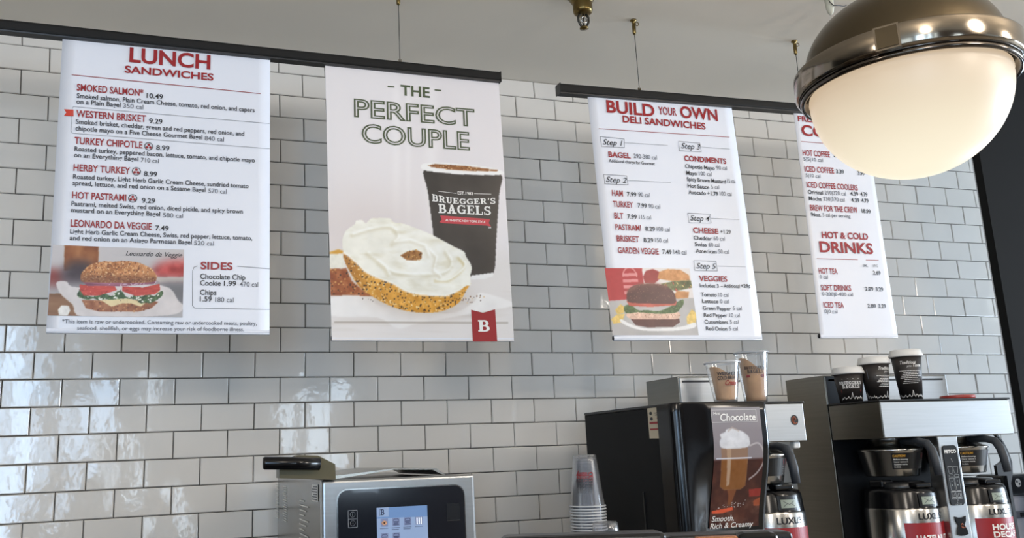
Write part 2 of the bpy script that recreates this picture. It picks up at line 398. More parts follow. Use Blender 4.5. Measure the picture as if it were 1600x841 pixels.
# ---------------------------------------------------------------- measured layout of the printed posters: (block, text, style, x0, x1, baseline z, cap height), metres
TEXTS = {'build': [('heading', 'BUILD', 't', 0.1482, 0.3133, 2.5462, 0.0375), ('heading', 'YOUR', 'r', 0.3275, 0.3917, 2.5552, 0.0245),
           ('heading', 'OWN', 't', 0.4052, 0.5404, 2.5514, 0.0365), ('heading', 'DELI SANDWICHES', 't', 0.2001, 0.4917, 2.5181, 0.0208),
           ('step0', 'Step 1', 's', 0.1267, 0.1878, 2.4412, 0.0173), ('step0', 'BAGEL', 't', 0.1425, 0.2171, 2.4033, 0.0162),
           ('step0', '290-380 cal', 'g', 0.2277, 0.3068, 2.4054, 0.0123), ('step0', 'Additional charge for Gourmet', 'b', 0.1427, 0.2978, 2.387, 0.0085),
           ('step1', 'Step 2', 's', 0.1278, 0.1944, 2.3239, 0.017), ('step1', 'HAM', 'r', 0.1442, 0.1808, 2.282, 0.0179),
           ('step1', '7.99', 'k', 0.1944, 0.2257, 2.2836, 0.012), ('step1', '90 cal', 'g', 0.2329, 0.2708, 2.2844, 0.0121),
           ('step1', 'TURKEY', 'r', 0.1453, 0.212, 2.2483, 0.0178), ('step1', '7.99', 'k', 0.2274, 0.2575, 2.2501, 0.012),
           ('step1', '90 cal', 'g', 0.264, 0.303, 2.2501, 0.012), ('step1', 'BLT', 'r', 0.1465, 0.1763, 2.2124, 0.0177),
           ('step1', '7.99', 'k', 0.1895, 0.2209, 2.214, 0.0119), ('step1', '115 cal', 'g', 0.2284, 0.2685, 2.2146, 0.0119),
           ('step1', 'PASTRAMI', 'r', 0.1473, 0.2316, 2.1778, 0.0176), ('step1', '8.29', 'k', 0.2462, 0.2781, 2.1791, 0.0119),
           ('step1', '100 cal', 'g', 0.2847, 0.3285, 2.1802, 0.0119), ('step1', 'BRISKET', 'r', 0.1486, 0.222, 2.1433, 0.0175),
           ('step1', '8.29', 'k', 0.2371, 0.2691, 2.1441, 0.0118), ('step1', '150 cal', 'g', 0.2756, 0.3192, 2.1452, 0.0118),
           ('step1', 'GARDEN VEGGIE', 'r', 0.1497, 0.284, 2.1079, 0.0174), ('step1', '7.49', 'k', 0.2964, 0.3275, 2.1101, 0.0118),
           ('step1', '140 cal', 'g', 0.3345, 0.3786, 2.111, 0.0118), ('step2', 'Step 3', 's', 0.3962, 0.4607, 2.449, 0.0179),
           ('step2', 'CONDIMENTS', 't', 0.4033, 0.5538, 2.4091, 0.0167), ('step2', 'Chipotle Mayo', 'k', 0.4037, 0.509, 2.3855, 0.0115),
           ('step2', '90 cal', 'g', 0.516, 0.5539, 2.3882, 0.0116), ('step2', 'Mayo', 'k', 0.4055, 0.4429, 2.364, 0.0114),
           ('step2', '100 cal', 'g', 0.4504, 0.4963, 2.3649, 0.0115), ('step2', 'Spicy Brown Mustard', 'k', 0.4053, 0.5444, 2.3438, 0.0114),
           ('step2', '15 cal', 'g', 0.55, 0.5796, 2.3469, 0.0116), ('step2', 'Hot Sauce', 'k', 0.4059, 0.482, 2.3222, 0.0113),
           ('step2', '5 cal', 'g', 0.4896, 0.5179, 2.3241, 0.0114), ('step2', 'Avocado +1.79', 'k', 0.4066, 0.5114, 2.3023, 0.0113),
           ('step2', '100 cal', 'g', 0.5182, 0.5611, 2.3045, 0.0114), ('step3', 'Step 4', 's', 0.4032, 0.4691, 2.2183, 0.0172),
           ('step3', 'CHEESE', 't', 0.4093, 0.4986, 2.1803, 0.0161), ('step3', '+1.29', 'k', 0.5059, 0.5432, 2.182, 0.0112),
           ('step3', 'Cheddar', 'k', 0.4094, 0.4728, 2.1585, 0.011), ('step3', '60 cal', 'g', 0.4796, 0.5191, 2.1596, 0.0111),
           ('step3', 'Swiss', 'k', 0.4108, 0.4519, 2.1382, 0.011), ('step3', '60 cal', 'g', 0.4593, 0.4984, 2.1387, 0.0111),
           ('step3', 'American', 'k', 0.4121, 0.4844, 2.1179, 0.011), ('step3', '50 cal', 'g', 0.4913, 0.5298, 2.1188, 0.0111),
           ('step4', 'Step 5', 's', 0.4083, 0.4735, 2.0696, 0.0168), ('step4', 'VEGGIES', 't', 0.4137, 0.5133, 2.0315, 0.0157),
           ('step4', 'Includes 3 –', 'k', 0.414, 0.4953, 2.0121, 0.0098), ('step4', 'Additional', 'b', 0.4985, 0.5552, 2.0132, 0.0099),
           ('step4', '+29¢', 'k', 0.5596, 0.5931, 2.0148, 0.01), ('step4', 'Tomato', 'k', 0.4156, 0.4693, 1.9844, 0.0107),
           ('step4', '10 cal', 'g', 0.476, 0.5119, 1.9849, 0.0108), ('step4', 'Lettuce', 'k', 0.4164, 0.4733, 1.9642, 0.0107),
           ('step4', '0 cal', 'g', 0.4799, 0.5113, 1.9646, 0.0108), ('step4', 'Green Pepper', 'k', 0.4171, 0.5155, 1.9432, 0.0106),
           ('step4', '5 cal', 'g', 0.5228, 0.5542, 1.9446, 0.0108), ('step4', 'Red Pepper', 'k', 0.418, 0.5008, 1.9225, 0.0106),
           ('step4', '10 cal', 'g', 0.508, 0.5447, 1.9229, 0.0107), ('step4', 'Cucumbers', 'k', 0.418, 0.5002, 1.9019, 0.0106),
           ('step4', '5 cal', 'g', 0.5076, 0.5378, 1.9027, 0.0107), ('step4', 'Red Onion', 'k', 0.4211, 0.4953, 1.8819, 0.0105),
           ('step4', '5 cal', 'g', 0.502, 0.5329, 1.8825, 0.0106)],
 'coffee': [('heading', 'FRESH BREWED', 't', 0.8493, 1.0808, 2.5774, 0.018), ('heading', 'COFFEE', 't', 0.8576, 1.0781, 2.5295, 0.0348),
            ('menu_item0', 'HOT COFFEE', 'r', 0.8509, 0.9576, 2.4594, 0.0188), ('menu_item0', '2.89', 'k', 0.9723, 1.0035, 2.4622, 0.0123),
            ('menu_item0', '5|5|10 cal', 'g', 0.8507, 0.927, 2.4413, 0.011), ('menu_item1', 'ICED COFFEE', 'r', 0.8506, 0.9647, 2.4044, 0.0186),
            ('menu_item1', '3.39', 'k', 0.9727, 1.0041, 2.4057, 0.0122), ('menu_item1', '3.99', 'k', 1.0602, 1.089, 2.406, 0.0123),
            ('menu_item1', '5|10 cal', 'g', 0.8515, 0.9084, 2.3858, 0.0109), ('menu_item2', 'ICED COFFEE COOLERS', 'r', 0.851, 1.0509, 2.3512, 0.0185),
            ('menu_item2', 'Original', 'k', 0.8522, 0.9104, 2.3293, 0.0119), ('menu_item2', '210|320 cal', 'g', 0.9173, 0.9994, 2.3307, 0.012),
            ('menu_item2', '4.39', 'k', 1.0179, 1.0493, 2.3325, 0.0121), ('menu_item2', '4.79', 'k', 1.0587, 1.0875, 2.3332, 0.0122),
            ('menu_item2', 'Mocha', 'k', 0.8525, 0.9016, 2.3078, 0.0119), ('menu_item2', '230|370 cal', 'g', 0.9087, 0.991, 2.3091, 0.0119),
            ('menu_item2', '4.39', 'k', 1.0179, 1.0498, 2.3102, 0.0121), ('menu_item2', '4.79', 'k', 1.0592, 1.088, 2.3113, 0.0121),
            ('menu_item3', 'BREW FOR THE CREW', 'r', 0.853, 1.0368, 2.274, 0.0183), ('menu_item3', '18.99', 'k', 1.054, 1.0905, 2.275, 0.0121),
            ('menu_item3', '96oz.', 'k', 0.8533, 0.8916, 2.255, 0.0107), ('menu_item3', '5 cal per serving', 'g', 0.8977, 1.0048, 2.2554, 0.0108),
            ('subheading', 'HOT & COLD', 't', 0.8851, 1.0642, 2.1847, 0.0202), ('subheading', 'DRINKS', 't', 0.871, 1.077, 2.1381, 0.0337),
            ('menu_item4', 'SML', 'g', 1.027, 1.0475, 2.0936, 0.0074), ('menu_item4', 'LRG', 'g', 1.0681, 1.088, 2.0944, 0.0075),
            ('menu_item4', 'HOT TEA', 'r', 0.8564, 0.9278, 2.0675, 0.0177), ('menu_item4', '0 cal', 'g', 0.8576, 0.8888, 2.0511, 0.0104),
            ('menu_item4', '2.69', 'k', 1.0638, 1.0946, 2.0687, 0.0117), ('menu_item5', 'SOFT DRINKS', 'r', 0.8573, 0.9711, 2.0141, 0.0175),
            ('menu_item5', '0-200|0-400 cal', 'g', 0.8588, 0.9754, 1.997, 0.0103), ('menu_item5', '2.89', 'k', 1.0236, 1.0559, 2.015, 0.0115),
            ('menu_item5', '3.29', 'k', 1.0653, 1.0957, 2.0149, 0.0116), ('menu_item6', 'ICED TEA', 'r', 0.8587, 0.9362, 1.9589, 0.0173),
            ('menu_item6', '0|0 cal', 'g', 0.8602, 0.9092, 1.9412, 0.0102), ('menu_item6', '2.89', 'k', 1.0245, 1.0567, 1.9599, 0.0114),
            ('menu_item6', '3.29', 'k', 1.067, 1.0969, 1.9601, 0.0115)],
 'couple': [('heading', '–', 'o', -0.5354, -0.5158, 2.5512, 0.025), ('heading', 'THE', 'o', -0.4978, -0.4123, 2.5385, 0.0299),
            ('heading', '–', 'o', -0.3974, -0.3779, 2.5539, 0.0254), ('heading', 'PERFECT', 'O', -0.6321, -0.28, 2.463, 0.0506),
            ('heading', 'COUPLE', 'O', -0.6115, -0.2988, 2.3903, 0.052), ('cup_print', 'EST.1983', 'w', -0.3412, -0.2957, 2.2571, 0.0084),
            ('cup_print', 'AUTHENTIC NEW YORK STYLE', 'w', -0.3796, -0.2628, 2.1781, 0.0059), ('cup_print', 'TM', 'w', -0.2562, -0.2466, 2.1627, 0.0048)],
 'lunch': [('heading', 'LUNCH', 't', -1.2174, -1.016, 2.5613, 0.038), ('heading', 'SANDWICHES', 't', -1.2276, -1.0073, 2.5304, 0.0184),
           ('menu_item0', 'SMOKED SALMON*', 'r', -1.3384, -1.1805, 2.4703, 0.0176), ('menu_item0', '10.49', 'k', -1.1721, -1.1321, 2.4666, 0.0115),
           ('menu_item0', 'Smoked salmon, Plain Cream Cheese, tomato, red onion, and capers', 'b', -1.3375, -0.9002, 2.4507, 0.0109),
           ('menu_item0', 'on a Plain Bagel', 'b', -1.3376, -1.2336, 2.4356, 0.0109), ('menu_item0', '350 cal', 'g', -1.2274, -1.1793, 2.4349, 0.0107),
           ('menu_item1', 'WESTERN BRISKET', 'r', -1.3365, -1.1715, 2.401, 0.0174), ('menu_item1', '9.29', 'k', -1.1637, -1.1317, 2.3988, 0.0114),
           ('menu_item1', 'Smoked brisket, cheddar, green and red peppers, red onion, and', 'b', -1.3365, -0.9265, 2.3824, 0.0108),
           ('menu_item1', 'chipotle mayo on a Five Cheese Gourmet Bagel', 'b', -1.3363, -1.0324, 2.3651, 0.0107),
           ('menu_item1', '840 cal', 'g', -1.0261, -0.9778, 2.363, 0.0108), ('menu_item2', 'TURKEY CHIPOTLE', 'r', -1.337, -1.1778, 2.3303, 0.0171),
           ('menu_item2', '8.99', 'k', -1.1444, -1.1125, 2.3287, 0.0113),
           ('menu_item2', 'Roasted turkey, peppered bacon, lettuce, tomato, and chipotle mayo', 'b', -1.3361, -0.8984, 2.3113, 0.0106),
           ('menu_item2', 'on an Everything Bagel', 'b', -1.3363, -1.1863, 2.2954, 0.0106), ('menu_item2', '710 cal', 'g', -1.1802, -1.1372, 2.2936, 0.0105),
           ('menu_item3', 'HERBY TURKEY', 'r', -1.336, -1.2047, 2.2604, 0.0169), ('menu_item3', '8.99', 'k', -1.1717, -1.1402, 2.2576, 0.0111),
           ('menu_item3', 'Roasted turkey, Light Herb Garlic Cream Cheese, sundried tomato', 'b', -1.3359, -0.9136, 2.2401, 0.0105),
           ('menu_item3', 'spread, lettuce, and red onion on a Sesame Bagel', 'b', -1.336, -1.0215, 2.2237, 0.0104),
           ('menu_item3', '570 cal', 'g', -1.0143, -0.9688, 2.2219, 0.0106), ('menu_item4', 'HOT PASTRAMI', 'r', -1.3358, -1.2111, 2.1899, 0.0167),
           ('menu_item4', '9.29', 'k', -1.1743, -1.1426, 2.1877, 0.0109),
           ('menu_item4', 'Pastrami, melted Swiss, red onion, diced pickle, and spicy brown', 'b', -1.3362, -0.9274, 2.1711, 0.0103),
           ('menu_item4', 'mustard on an Everything Bagel', 'b', -1.3364, -1.1298, 2.1548, 0.0103), ('menu_item4', '580 cal', 'g', -1.1229, -1.0751, 2.1525, 0.0103),
           ('menu_item5', 'LEONARDO DA VEGGIE', 'r', -1.3356, -1.1488, 2.1189, 0.017), ('menu_item5', '7.49', 'k', -1.14, -1.1086, 2.118, 0.0112),
           ('menu_item5', 'Light Herb Garlic Cream Cheese, Swiss, red pepper, lettuce, tomato,', 'b', -1.3357, -0.9029, 2.1015, 0.0102),
           ('menu_item5', 'and red onion on an Asiago Parmesan Bagel', 'b', -1.3357, -1.0519, 2.0849, 0.0102),
           ('menu_item5', '520 cal', 'g', -1.0465, -0.9981, 2.0833, 0.0103), ('photo_caption', 'Leonardo da Veggie', 's', -1.2068, -1.0754, 2.0512, 0.0113),
           ('sides', 'SIDES', 't', -1.0293, -0.951, 2.0224, 0.018), ('sides', 'Chocolate Chip', 'k', -1.0297, -0.9191, 1.9973, 0.0117),
           ('sides', 'Cookie', 'k', -1.0293, -0.9795, 1.9807, 0.0117), ('sides', '1.99', 'k', -0.972, -0.9417, 1.9806, 0.0115),
           ('sides', '470 cal', 'g', -0.9327, -0.8871, 1.9802, 0.0109), ('sides', 'Chips', 'k', -1.0293, -0.9896, 1.9568, 0.0117),
           ('sides', '1.59', 'k', -1.0294, -1.0007, 1.9401, 0.0113), ('sides', '180 cal', 'g', -0.9923, -0.9477, 1.9394, 0.0107),
           ('footnote', '*This item is raw or undercooked. Consuming raw or undercooked meats, poultry,', 'n', -1.3424, -0.8899, 1.8818, 0.0086),
           ('footnote', 'seafood, shellfish, or eggs may increase your risk of foodborne illness.', 'n', -1.3087, -0.921, 1.8662, 0.0086)]}
LINES = {'build': {'b1': [(0.1203, 2.4656), (0.2, 2.4644), (0.1985, 2.4365), (0.1221, 2.4344)],
           'b2': [(0.1222, 2.3469), (0.1984, 2.3471), (0.2006, 2.3192), (0.1232, 2.3174)],
           'b3': [(0.389, 2.4711), (0.4652, 2.4712), (0.4671, 2.4427), (0.3887, 2.4402)],
           'b4': [(0.3962, 2.2409), (0.4761, 2.2416), (0.4761, 2.2133), (0.3981, 2.2108)],
           'b5': [(0.4017, 2.0932), (0.4796, 2.0941), (0.481, 2.0638), (0.4022, 2.0629)],
           'l1': [(0.1998, 2.4523), (0.3489, 2.4548)],
           'l2': [(0.2019, 2.3329), (0.3484, 2.3355)],
           'l3': [(0.4689, 2.4584), (0.5732, 2.4593)],
           'l4': [(0.4778, 2.2288), (0.5794, 2.23)],
           'l5': [(0.4828, 2.0791), (0.5837, 2.0802)],
           'rule': [(0.118, 2.4904), (0.5762, 2.4999)]},
 'coffee': {'rule': [(0.851, 2.5069), (1.093, 2.5087)], 'rule2': [(0.8555, 2.1159), (1.094, 2.1175)]},
 'lunch': {'box_a': [(-0.861, 2.4223), (-1.3434, 2.427), (-1.3461, 2.4227), (-1.3464, 2.362), (-1.3429, 2.3573), (-0.8606, 2.352)],
           'box_s': [(-0.9389, 2.0323), (-0.8586, 2.0282)],
           'box_s2': [(-1.0375, 2.0299), (-1.0452, 2.0264), (-1.048, 2.0181), (-1.0467, 1.9291), (-1.0412, 1.9228), (-0.858, 1.9227)],
           'flag': [(-1.3652, 2.4181), (-1.3433, 2.4187), (-1.3424, 2.4014), (-1.3643, 2.4008), (-1.3595, 2.4097)],
           'icons': [(-1.1627, 2.3367), (-1.1899, 2.2686), (-1.196, 2.1978)],
           'rule': [(-1.3512, 2.5111), (-0.8856, 2.5051)]}}
PICS = {'build': {'apple': [(0.2243, 2.0381), (0.236, 2.0568), (0.26, 2.0628), (0.2799, 2.0555), (0.2807, 2.0344), (0.2586, 2.018), (0.2296, 2.0199)],
           'bbun': [(0.2719, 2.0342), (0.2799, 2.0555), (0.3103, 2.0644), (0.352, 2.0631), (0.3804, 2.0479), (0.3817, 2.0319), (0.3244, 2.0277)],
           'bbun2': [(0.3198, 1.9827), (0.3333, 1.9988), (0.375, 1.9972), (0.37, 1.9785), (0.3309, 1.9751)],
           'blet': [(0.2821, 2.0186), (0.3244, 2.0277), (0.3847, 2.032), (0.3885, 2.0108), (0.3333, 1.9988), (0.2867, 2.0056)],
           'box': [(0.1025, 2.0615), (0.3844, 2.0684), (0.3937, 1.8672), (0.1115, 1.8649)],
           'bun': [(0.166, 1.9794), (0.1708, 1.995), (0.1852, 2.0083), (0.2118, 2.0158), (0.2645, 2.0182), (0.2991, 2.0112), (0.3212, 1.9959), (0.3279, 1.975),
                   (0.3236, 1.9618), (0.2997, 1.9587), (0.2355, 1.9591), (0.1724, 1.9615)],
           'bun2': [(0.1726, 1.9127), (0.2082, 1.9143), (0.332, 1.9176), (0.333, 1.9046), (0.3104, 1.8913), (0.2231, 1.8888), (0.1864, 1.8951)],
           'chip1': [(0.1249, 1.9375), (0.1435, 1.9558), (0.157, 1.9483), (0.1526, 1.9303), (0.1323, 1.9249)],
           'chip2': [(0.1104, 1.9119), (0.1295, 1.9249), (0.1552, 1.9278), (0.1445, 1.9022), (0.116, 1.8978)],
           'chip3': [(0.3578, 1.9205), (0.3783, 1.9444), (0.3948, 1.9316), (0.3851, 1.8974), (0.3585, 1.8997)],
           'let': [(0.1539, 1.9457), (0.1632, 1.9536), (0.1802, 1.9529), (0.199, 1.9388), (0.2278, 1.9393), (0.2683, 1.9374), (0.3048, 1.951), (0.3298, 1.9646),
                   (0.3514, 1.9729), (0.3518, 1.9597), (0.3397, 1.9464), (0.3206, 1.933), (0.2558, 1.9294), (0.1984, 1.9326), (0.161, 1.9289)],
           'logo': [(0.1573, 2.0492), (0.2066, 2.0533), (0.2086, 1.9803), (0.1597, 1.9792)],
           'paper': [(0.1425, 1.9123), (0.1724, 1.8974), (0.2285, 1.8853), (0.334, 1.8916), (0.383, 1.9052), (0.3813, 1.8895), (0.3092, 1.8794), (0.205, 1.88),
                     (0.1443, 1.8996)],
           'red': [(0.0961, 2.0655), (0.2235, 2.067), (0.2259, 1.9807), (0.2134, 1.97), (0.099, 1.9636)],
           'table': [(0.099, 1.9636), (0.2254, 1.9755), (0.4152, 1.9795), (0.4023, 1.8637), (0.0906, 1.8612)],
           'tom': [(0.1642, 1.9649), (0.3302, 1.9682), (0.3259, 1.9556), (0.2403, 1.9488), (0.1715, 1.9512)],
           'turkey': [(0.1611, 1.9305), (0.1818, 1.9385), (0.2103, 1.9364), (0.2677, 1.9322), (0.3091, 1.9354), (0.3354, 1.9332), (0.3276, 1.9149), (0.2659, 1.913),
                      (0.1738, 1.9128)]},
 'couple': {'ba': [(-0.399, 2.2002), (-0.3241, 2.1986), (-0.2436, 2.201), (-0.3976, 2.2265)],
            'back': [(-0.7051, 2.0357), (-0.6698, 2.0343), (-0.6596, 2.0372), (-0.6448, 2.0018), (-0.6145, 1.9771), (-0.584, 1.9625), (-0.6453, 1.9637),
                     (-0.7057, 1.9623)],
            'backcream': [(-0.7048, 2.0715), (-0.6693, 2.0754), (-0.6621, 2.0371), (-0.7051, 2.0332)],
            'backtop': [(-0.7047, 2.0777), (-0.6793, 2.0863), (-0.6641, 2.0823), (-0.6693, 2.0754), (-0.7048, 2.0725)],
            'base': [(-0.3092, 2.0269), (-0.2444, 2.0369), (-0.2466, 2.026), (-0.2762, 2.0171), (-0.3125, 2.0161)],
            'bg': [(-0.2953, 1.8715), (-0.2622, 1.8703), (-0.7441, 2.241), (-0.7441, 2.241)],
            'br': [(-0.4161, 2.2331), (-0.3731, 2.2295), (-0.3228, 2.2295), (-0.2717, 2.2323), (-0.2286, 2.2352), (-0.4148, 2.254), (-0.2289, 2.2531)],
            'bs': [(-0.2949, 1.9034), (-0.2617, 1.9038), (-0.2964, 1.8715)],
            'cheese': [(-0.6662, 2.1221), (-0.6557, 2.1408), (-0.6349, 2.1575), (-0.6296, 2.1672), (-0.614, 2.169), (-0.6037, 2.1616), (-0.5904, 2.1744),
                       (-0.5693, 2.1776), (-0.5376, 2.1781), (-0.5272, 2.1679), (-0.4952, 2.1641), (-0.4526, 2.15), (-0.4096, 2.1332), (-0.3666, 2.1107),
                       (-0.3286, 2.0934), (-0.3236, 2.0801), (-0.3106, 2.059), (-0.3085, 2.043), (-0.3138, 2.0241), (-0.3132, 2.0001), (-0.3271, 1.9971),
                       (-0.3441, 1.9861), (-0.3829, 1.9694), (-0.41, 1.9688), (-0.4581, 1.9704), (-0.5002, 1.9798), (-0.5313, 1.9971), (-0.5778, 2.0139),
                       (-0.6085, 2.0285), (-0.6288, 2.0484), (-0.6515, 2.0683), (-0.6642, 2.0781), (-0.669, 2.0986)],
            'coffee': [(-0.4247, 2.3362), (-0.4023, 2.3422), (-0.3123, 2.3423), (-0.2148, 2.3359), (-0.2208, 2.3321), (-0.2844, 2.329), (-0.3693, 2.3289),
                       (-0.4138, 2.3314)],
            'crust': [(-0.6667, 2.0755), (-0.6515, 2.0709), (-0.6287, 2.051), (-0.5778, 2.0165), (-0.5313, 1.9997), (-0.4896, 1.9826), (-0.4367, 1.9719),
                      (-0.3937, 1.9718), (-0.344, 1.9888), (-0.313, 2.0055), (-0.3277, 1.9839), (-0.3454, 1.9545), (-0.3734, 1.9356), (-0.4116, 1.9235),
                      (-0.4597, 1.9212), (-0.5069, 1.9271), (-0.5534, 1.9427), (-0.5942, 1.9648), (-0.6246, 1.987), (-0.647, 2.0222), (-0.6619, 2.0525)],
            'cup': [(-0.4362, 2.3226), (-0.3697, 2.3177), (-0.2848, 2.3188), (-0.2084, 2.3238), (-0.2175, 2.2611), (-0.2321, 2.1326), (-0.2444, 2.0369),
                    (-0.2813, 2.0277), (-0.326, 2.0237), (-0.408, 2.024), (-0.4158, 2.1436), (-0.4273, 2.2599)],
            'cupribbon': [(-0.3938, 2.1934), (-0.2481, 2.1897), (-0.2527, 2.1784), (-0.2463, 2.1688), (-0.2604, 2.1709), (-0.3863, 2.172), (-0.3972, 2.1742),
                          (-0.3904, 2.1816)],
            'hole': [(-0.5109, 2.076), (-0.492, 2.0872), (-0.4651, 2.0935), (-0.4492, 2.0862), (-0.4524, 2.0675), (-0.4713, 2.0631), (-0.4927, 2.0635)],
            'line1': [(-0.3968, 2.2628), (-0.3451, 2.2598)],
            'line2': [(-0.2914, 2.2618), (-0.2416, 2.2636)],
            'paper': [(-0.7057, 1.9548), (-0.5943, 1.9622), (-0.569, 1.9373), (-0.3848, 1.9198), (-0.307, 1.9526), (-0.2836, 1.9796), (-0.1837, 1.9524),
                      (-0.1841, 1.9443), (-0.3139, 1.9209), (-0.4605, 1.893), (-0.5238, 1.878), (-0.58, 1.9066), (-0.7061, 1.9098)],
            'ribbon': [(-0.3146, 1.9314), (-0.2807, 1.9236), (-0.2451, 1.9337), (-0.2429, 1.8448), (-0.313, 1.8444)],
            'rim': [(-0.4441, 2.336), (-0.4245, 2.3429), (-0.3686, 2.3468), (-0.255, 2.3434), (-0.2044, 2.3343), (-0.2067, 2.3228), (-0.2849, 2.3177), (-0.3698, 2.3171),
                    (-0.4363, 2.3215)],
            'swirl1': [(-0.6431, 2.1257), (-0.5909, 2.1437), (-0.5382, 2.1515), (-0.5176, 2.1258), (-0.534, 2.104)],
            'swirl2': [(-0.5719, 2.0503), (-0.5306, 2.0256), (-0.4565, 2.0226), (-0.3915, 2.0298), (-0.3687, 2.0571), (-0.3839, 2.0886)],
            'swirl3': [(-0.346, 2.0739), (-0.3303, 2.053), (-0.3477, 2.0311), (-0.3814, 2.0089), (-0.414, 2.0081)],
            'swirl4': [(-0.4328, 2.0921), (-0.4118, 2.0716), (-0.4212, 2.0342), (-0.4028, 2.0189)],
            'swirl5': [(-0.6026, 2.0752), (-0.5565, 2.0404), (-0.5465, 2.02)],
            'swirl6': [(-0.5286, 2.1095), (-0.4858, 2.1166), (-0.4433, 2.1023), (-0.4333, 2.0761)]},
 'lunch': {'board': [(-1.3775, 1.9523), (-1.3443, 1.9531), (-1.2934, 1.9011), (-1.376, 1.8993)],
           'bokeh': [(-1.1453, 2.0155), (-1.1259, 2.0346), (-1.0916, 2.0435), (-1.0683, 2.0427), (-1.0671, 1.9963), (-1.1391, 1.9973)],
           'box': [(-1.3724, 2.0717), (-1.0702, 2.0707), (-1.0693, 1.8991), (-1.3747, 1.8999)],
           'bun': [(-1.3073, 1.9956), (-1.3057, 2.0031), (-1.3012, 2.0107), (-1.2855, 2.0262), (-1.2556, 2.0348), (-1.2334, 2.0346), (-1.2111, 2.0372), (-1.1772, 2.0344),
                   (-1.1484, 2.0215), (-1.1395, 2.0126), (-1.1341, 2.0036), (-1.1346, 1.9914), (-1.1529, 1.9854), (-1.209, 1.9833), (-1.2479, 1.9828), (-1.2972, 1.9824),
                   (-1.3061, 1.9881)],
           'bun2': [(-1.3019, 1.9393), (-1.2915, 1.9188), (-1.2613, 1.9111), (-1.1701, 1.9126), (-1.1423, 1.9214), (-1.1272, 1.9368), (-1.1515, 1.9424),
                    (-1.235, 1.9377)],
           'crumb': [(-1.353, 1.9148), (-1.3455, 1.9252), (-1.3294, 1.924), (-1.3257, 1.9124), (-1.331, 1.9006), (-1.3496, 1.9003)],
           'dark': [(-1.3471, 2.0093), (-1.3347, 2.0306), (-1.2886, 2.0351), (-1.2729, 1.9905), (-1.2916, 1.9811), (-1.3511, 1.9824)],
           'dg': [(-1.1273, 1.9854), (-1.0669, 1.9886), (-1.0653, 1.9228), (-1.1004, 1.9465)],
           'glass': [(-1.3463, 2.0728), (-1.2697, 2.0728), (-1.2684, 2.0117), (-1.3445, 2.0093)],
           'lettuce': [(-1.3126, 1.9538), (-1.3044, 1.9629), (-1.2958, 1.9542), (-1.2792, 1.9472), (-1.2657, 1.9504), (-1.2523, 1.9567), (-1.2355, 1.9496),
                       (-1.2221, 1.9619), (-1.211, 1.9606), (-1.2022, 1.9488), (-1.191, 1.9491), (-1.18, 1.9538), (-1.1658, 1.9496), (-1.1548, 1.9574), (-1.1376, 1.9517),
                       (-1.1265, 1.9611), (-1.1181, 1.9643), (-1.1191, 1.9521), (-1.1344, 1.9397), (-1.1455, 1.9334), (-1.1568, 1.9347), (-1.168, 1.933),
                       (-1.1796, 1.9418), (-1.2075, 1.9442), (-1.2351, 1.9406), (-1.2489, 1.9419), (-1.2625, 1.9386), (-1.2763, 1.9428), (-1.2897, 1.9395),
                       (-1.309, 1.9465)],
           'onion': [(-1.2999, 1.9823), (-1.2479, 1.9837), (-1.1346, 1.9898), (-1.1357, 1.9822), (-1.2087, 1.9748), (-1.2913, 1.9736)],
           'paper': [(-1.3595, 1.9793), (-1.3377, 1.9828), (-1.3074, 1.9688), (-1.1242, 1.9794), (-1.0801, 1.9408), (-1.0681, 1.9228), (-1.1049, 1.904),
                     (-1.2932, 1.8976), (-1.3216, 1.9271), (-1.3496, 1.953)],
           'plate': [(-1.1448, 1.9987), (-1.0672, 2.0009), (-1.0669, 1.9886), (-1.1244, 1.9855)],
           'redl': [(-1.3767, 2.0113), (-1.3471, 2.0093), (-1.343, 1.9797), (-1.3717, 1.9672)],
           'slice': [(-1.2598, 1.9395), (-1.2344, 1.9234), (-1.2099, 1.9322), (-1.1904, 1.9326), (-1.1677, 1.9246), (-1.1568, 1.9332), (-1.1964, 1.9444),
                     (-1.2296, 1.9423)],
           'tom1': [(-1.3083, 1.9762), (-1.2695, 1.9742), (-1.2311, 1.9782), (-1.2236, 1.9648), (-1.263, 1.9505), (-1.2983, 1.9497), (-1.3071, 1.9628)],
           'tom2': [(-1.2115, 1.9742), (-1.1638, 1.9723), (-1.1258, 1.9824), (-1.1239, 1.9672), (-1.1349, 1.9563), (-1.1799, 1.9508), (-1.211, 1.9621)]}}

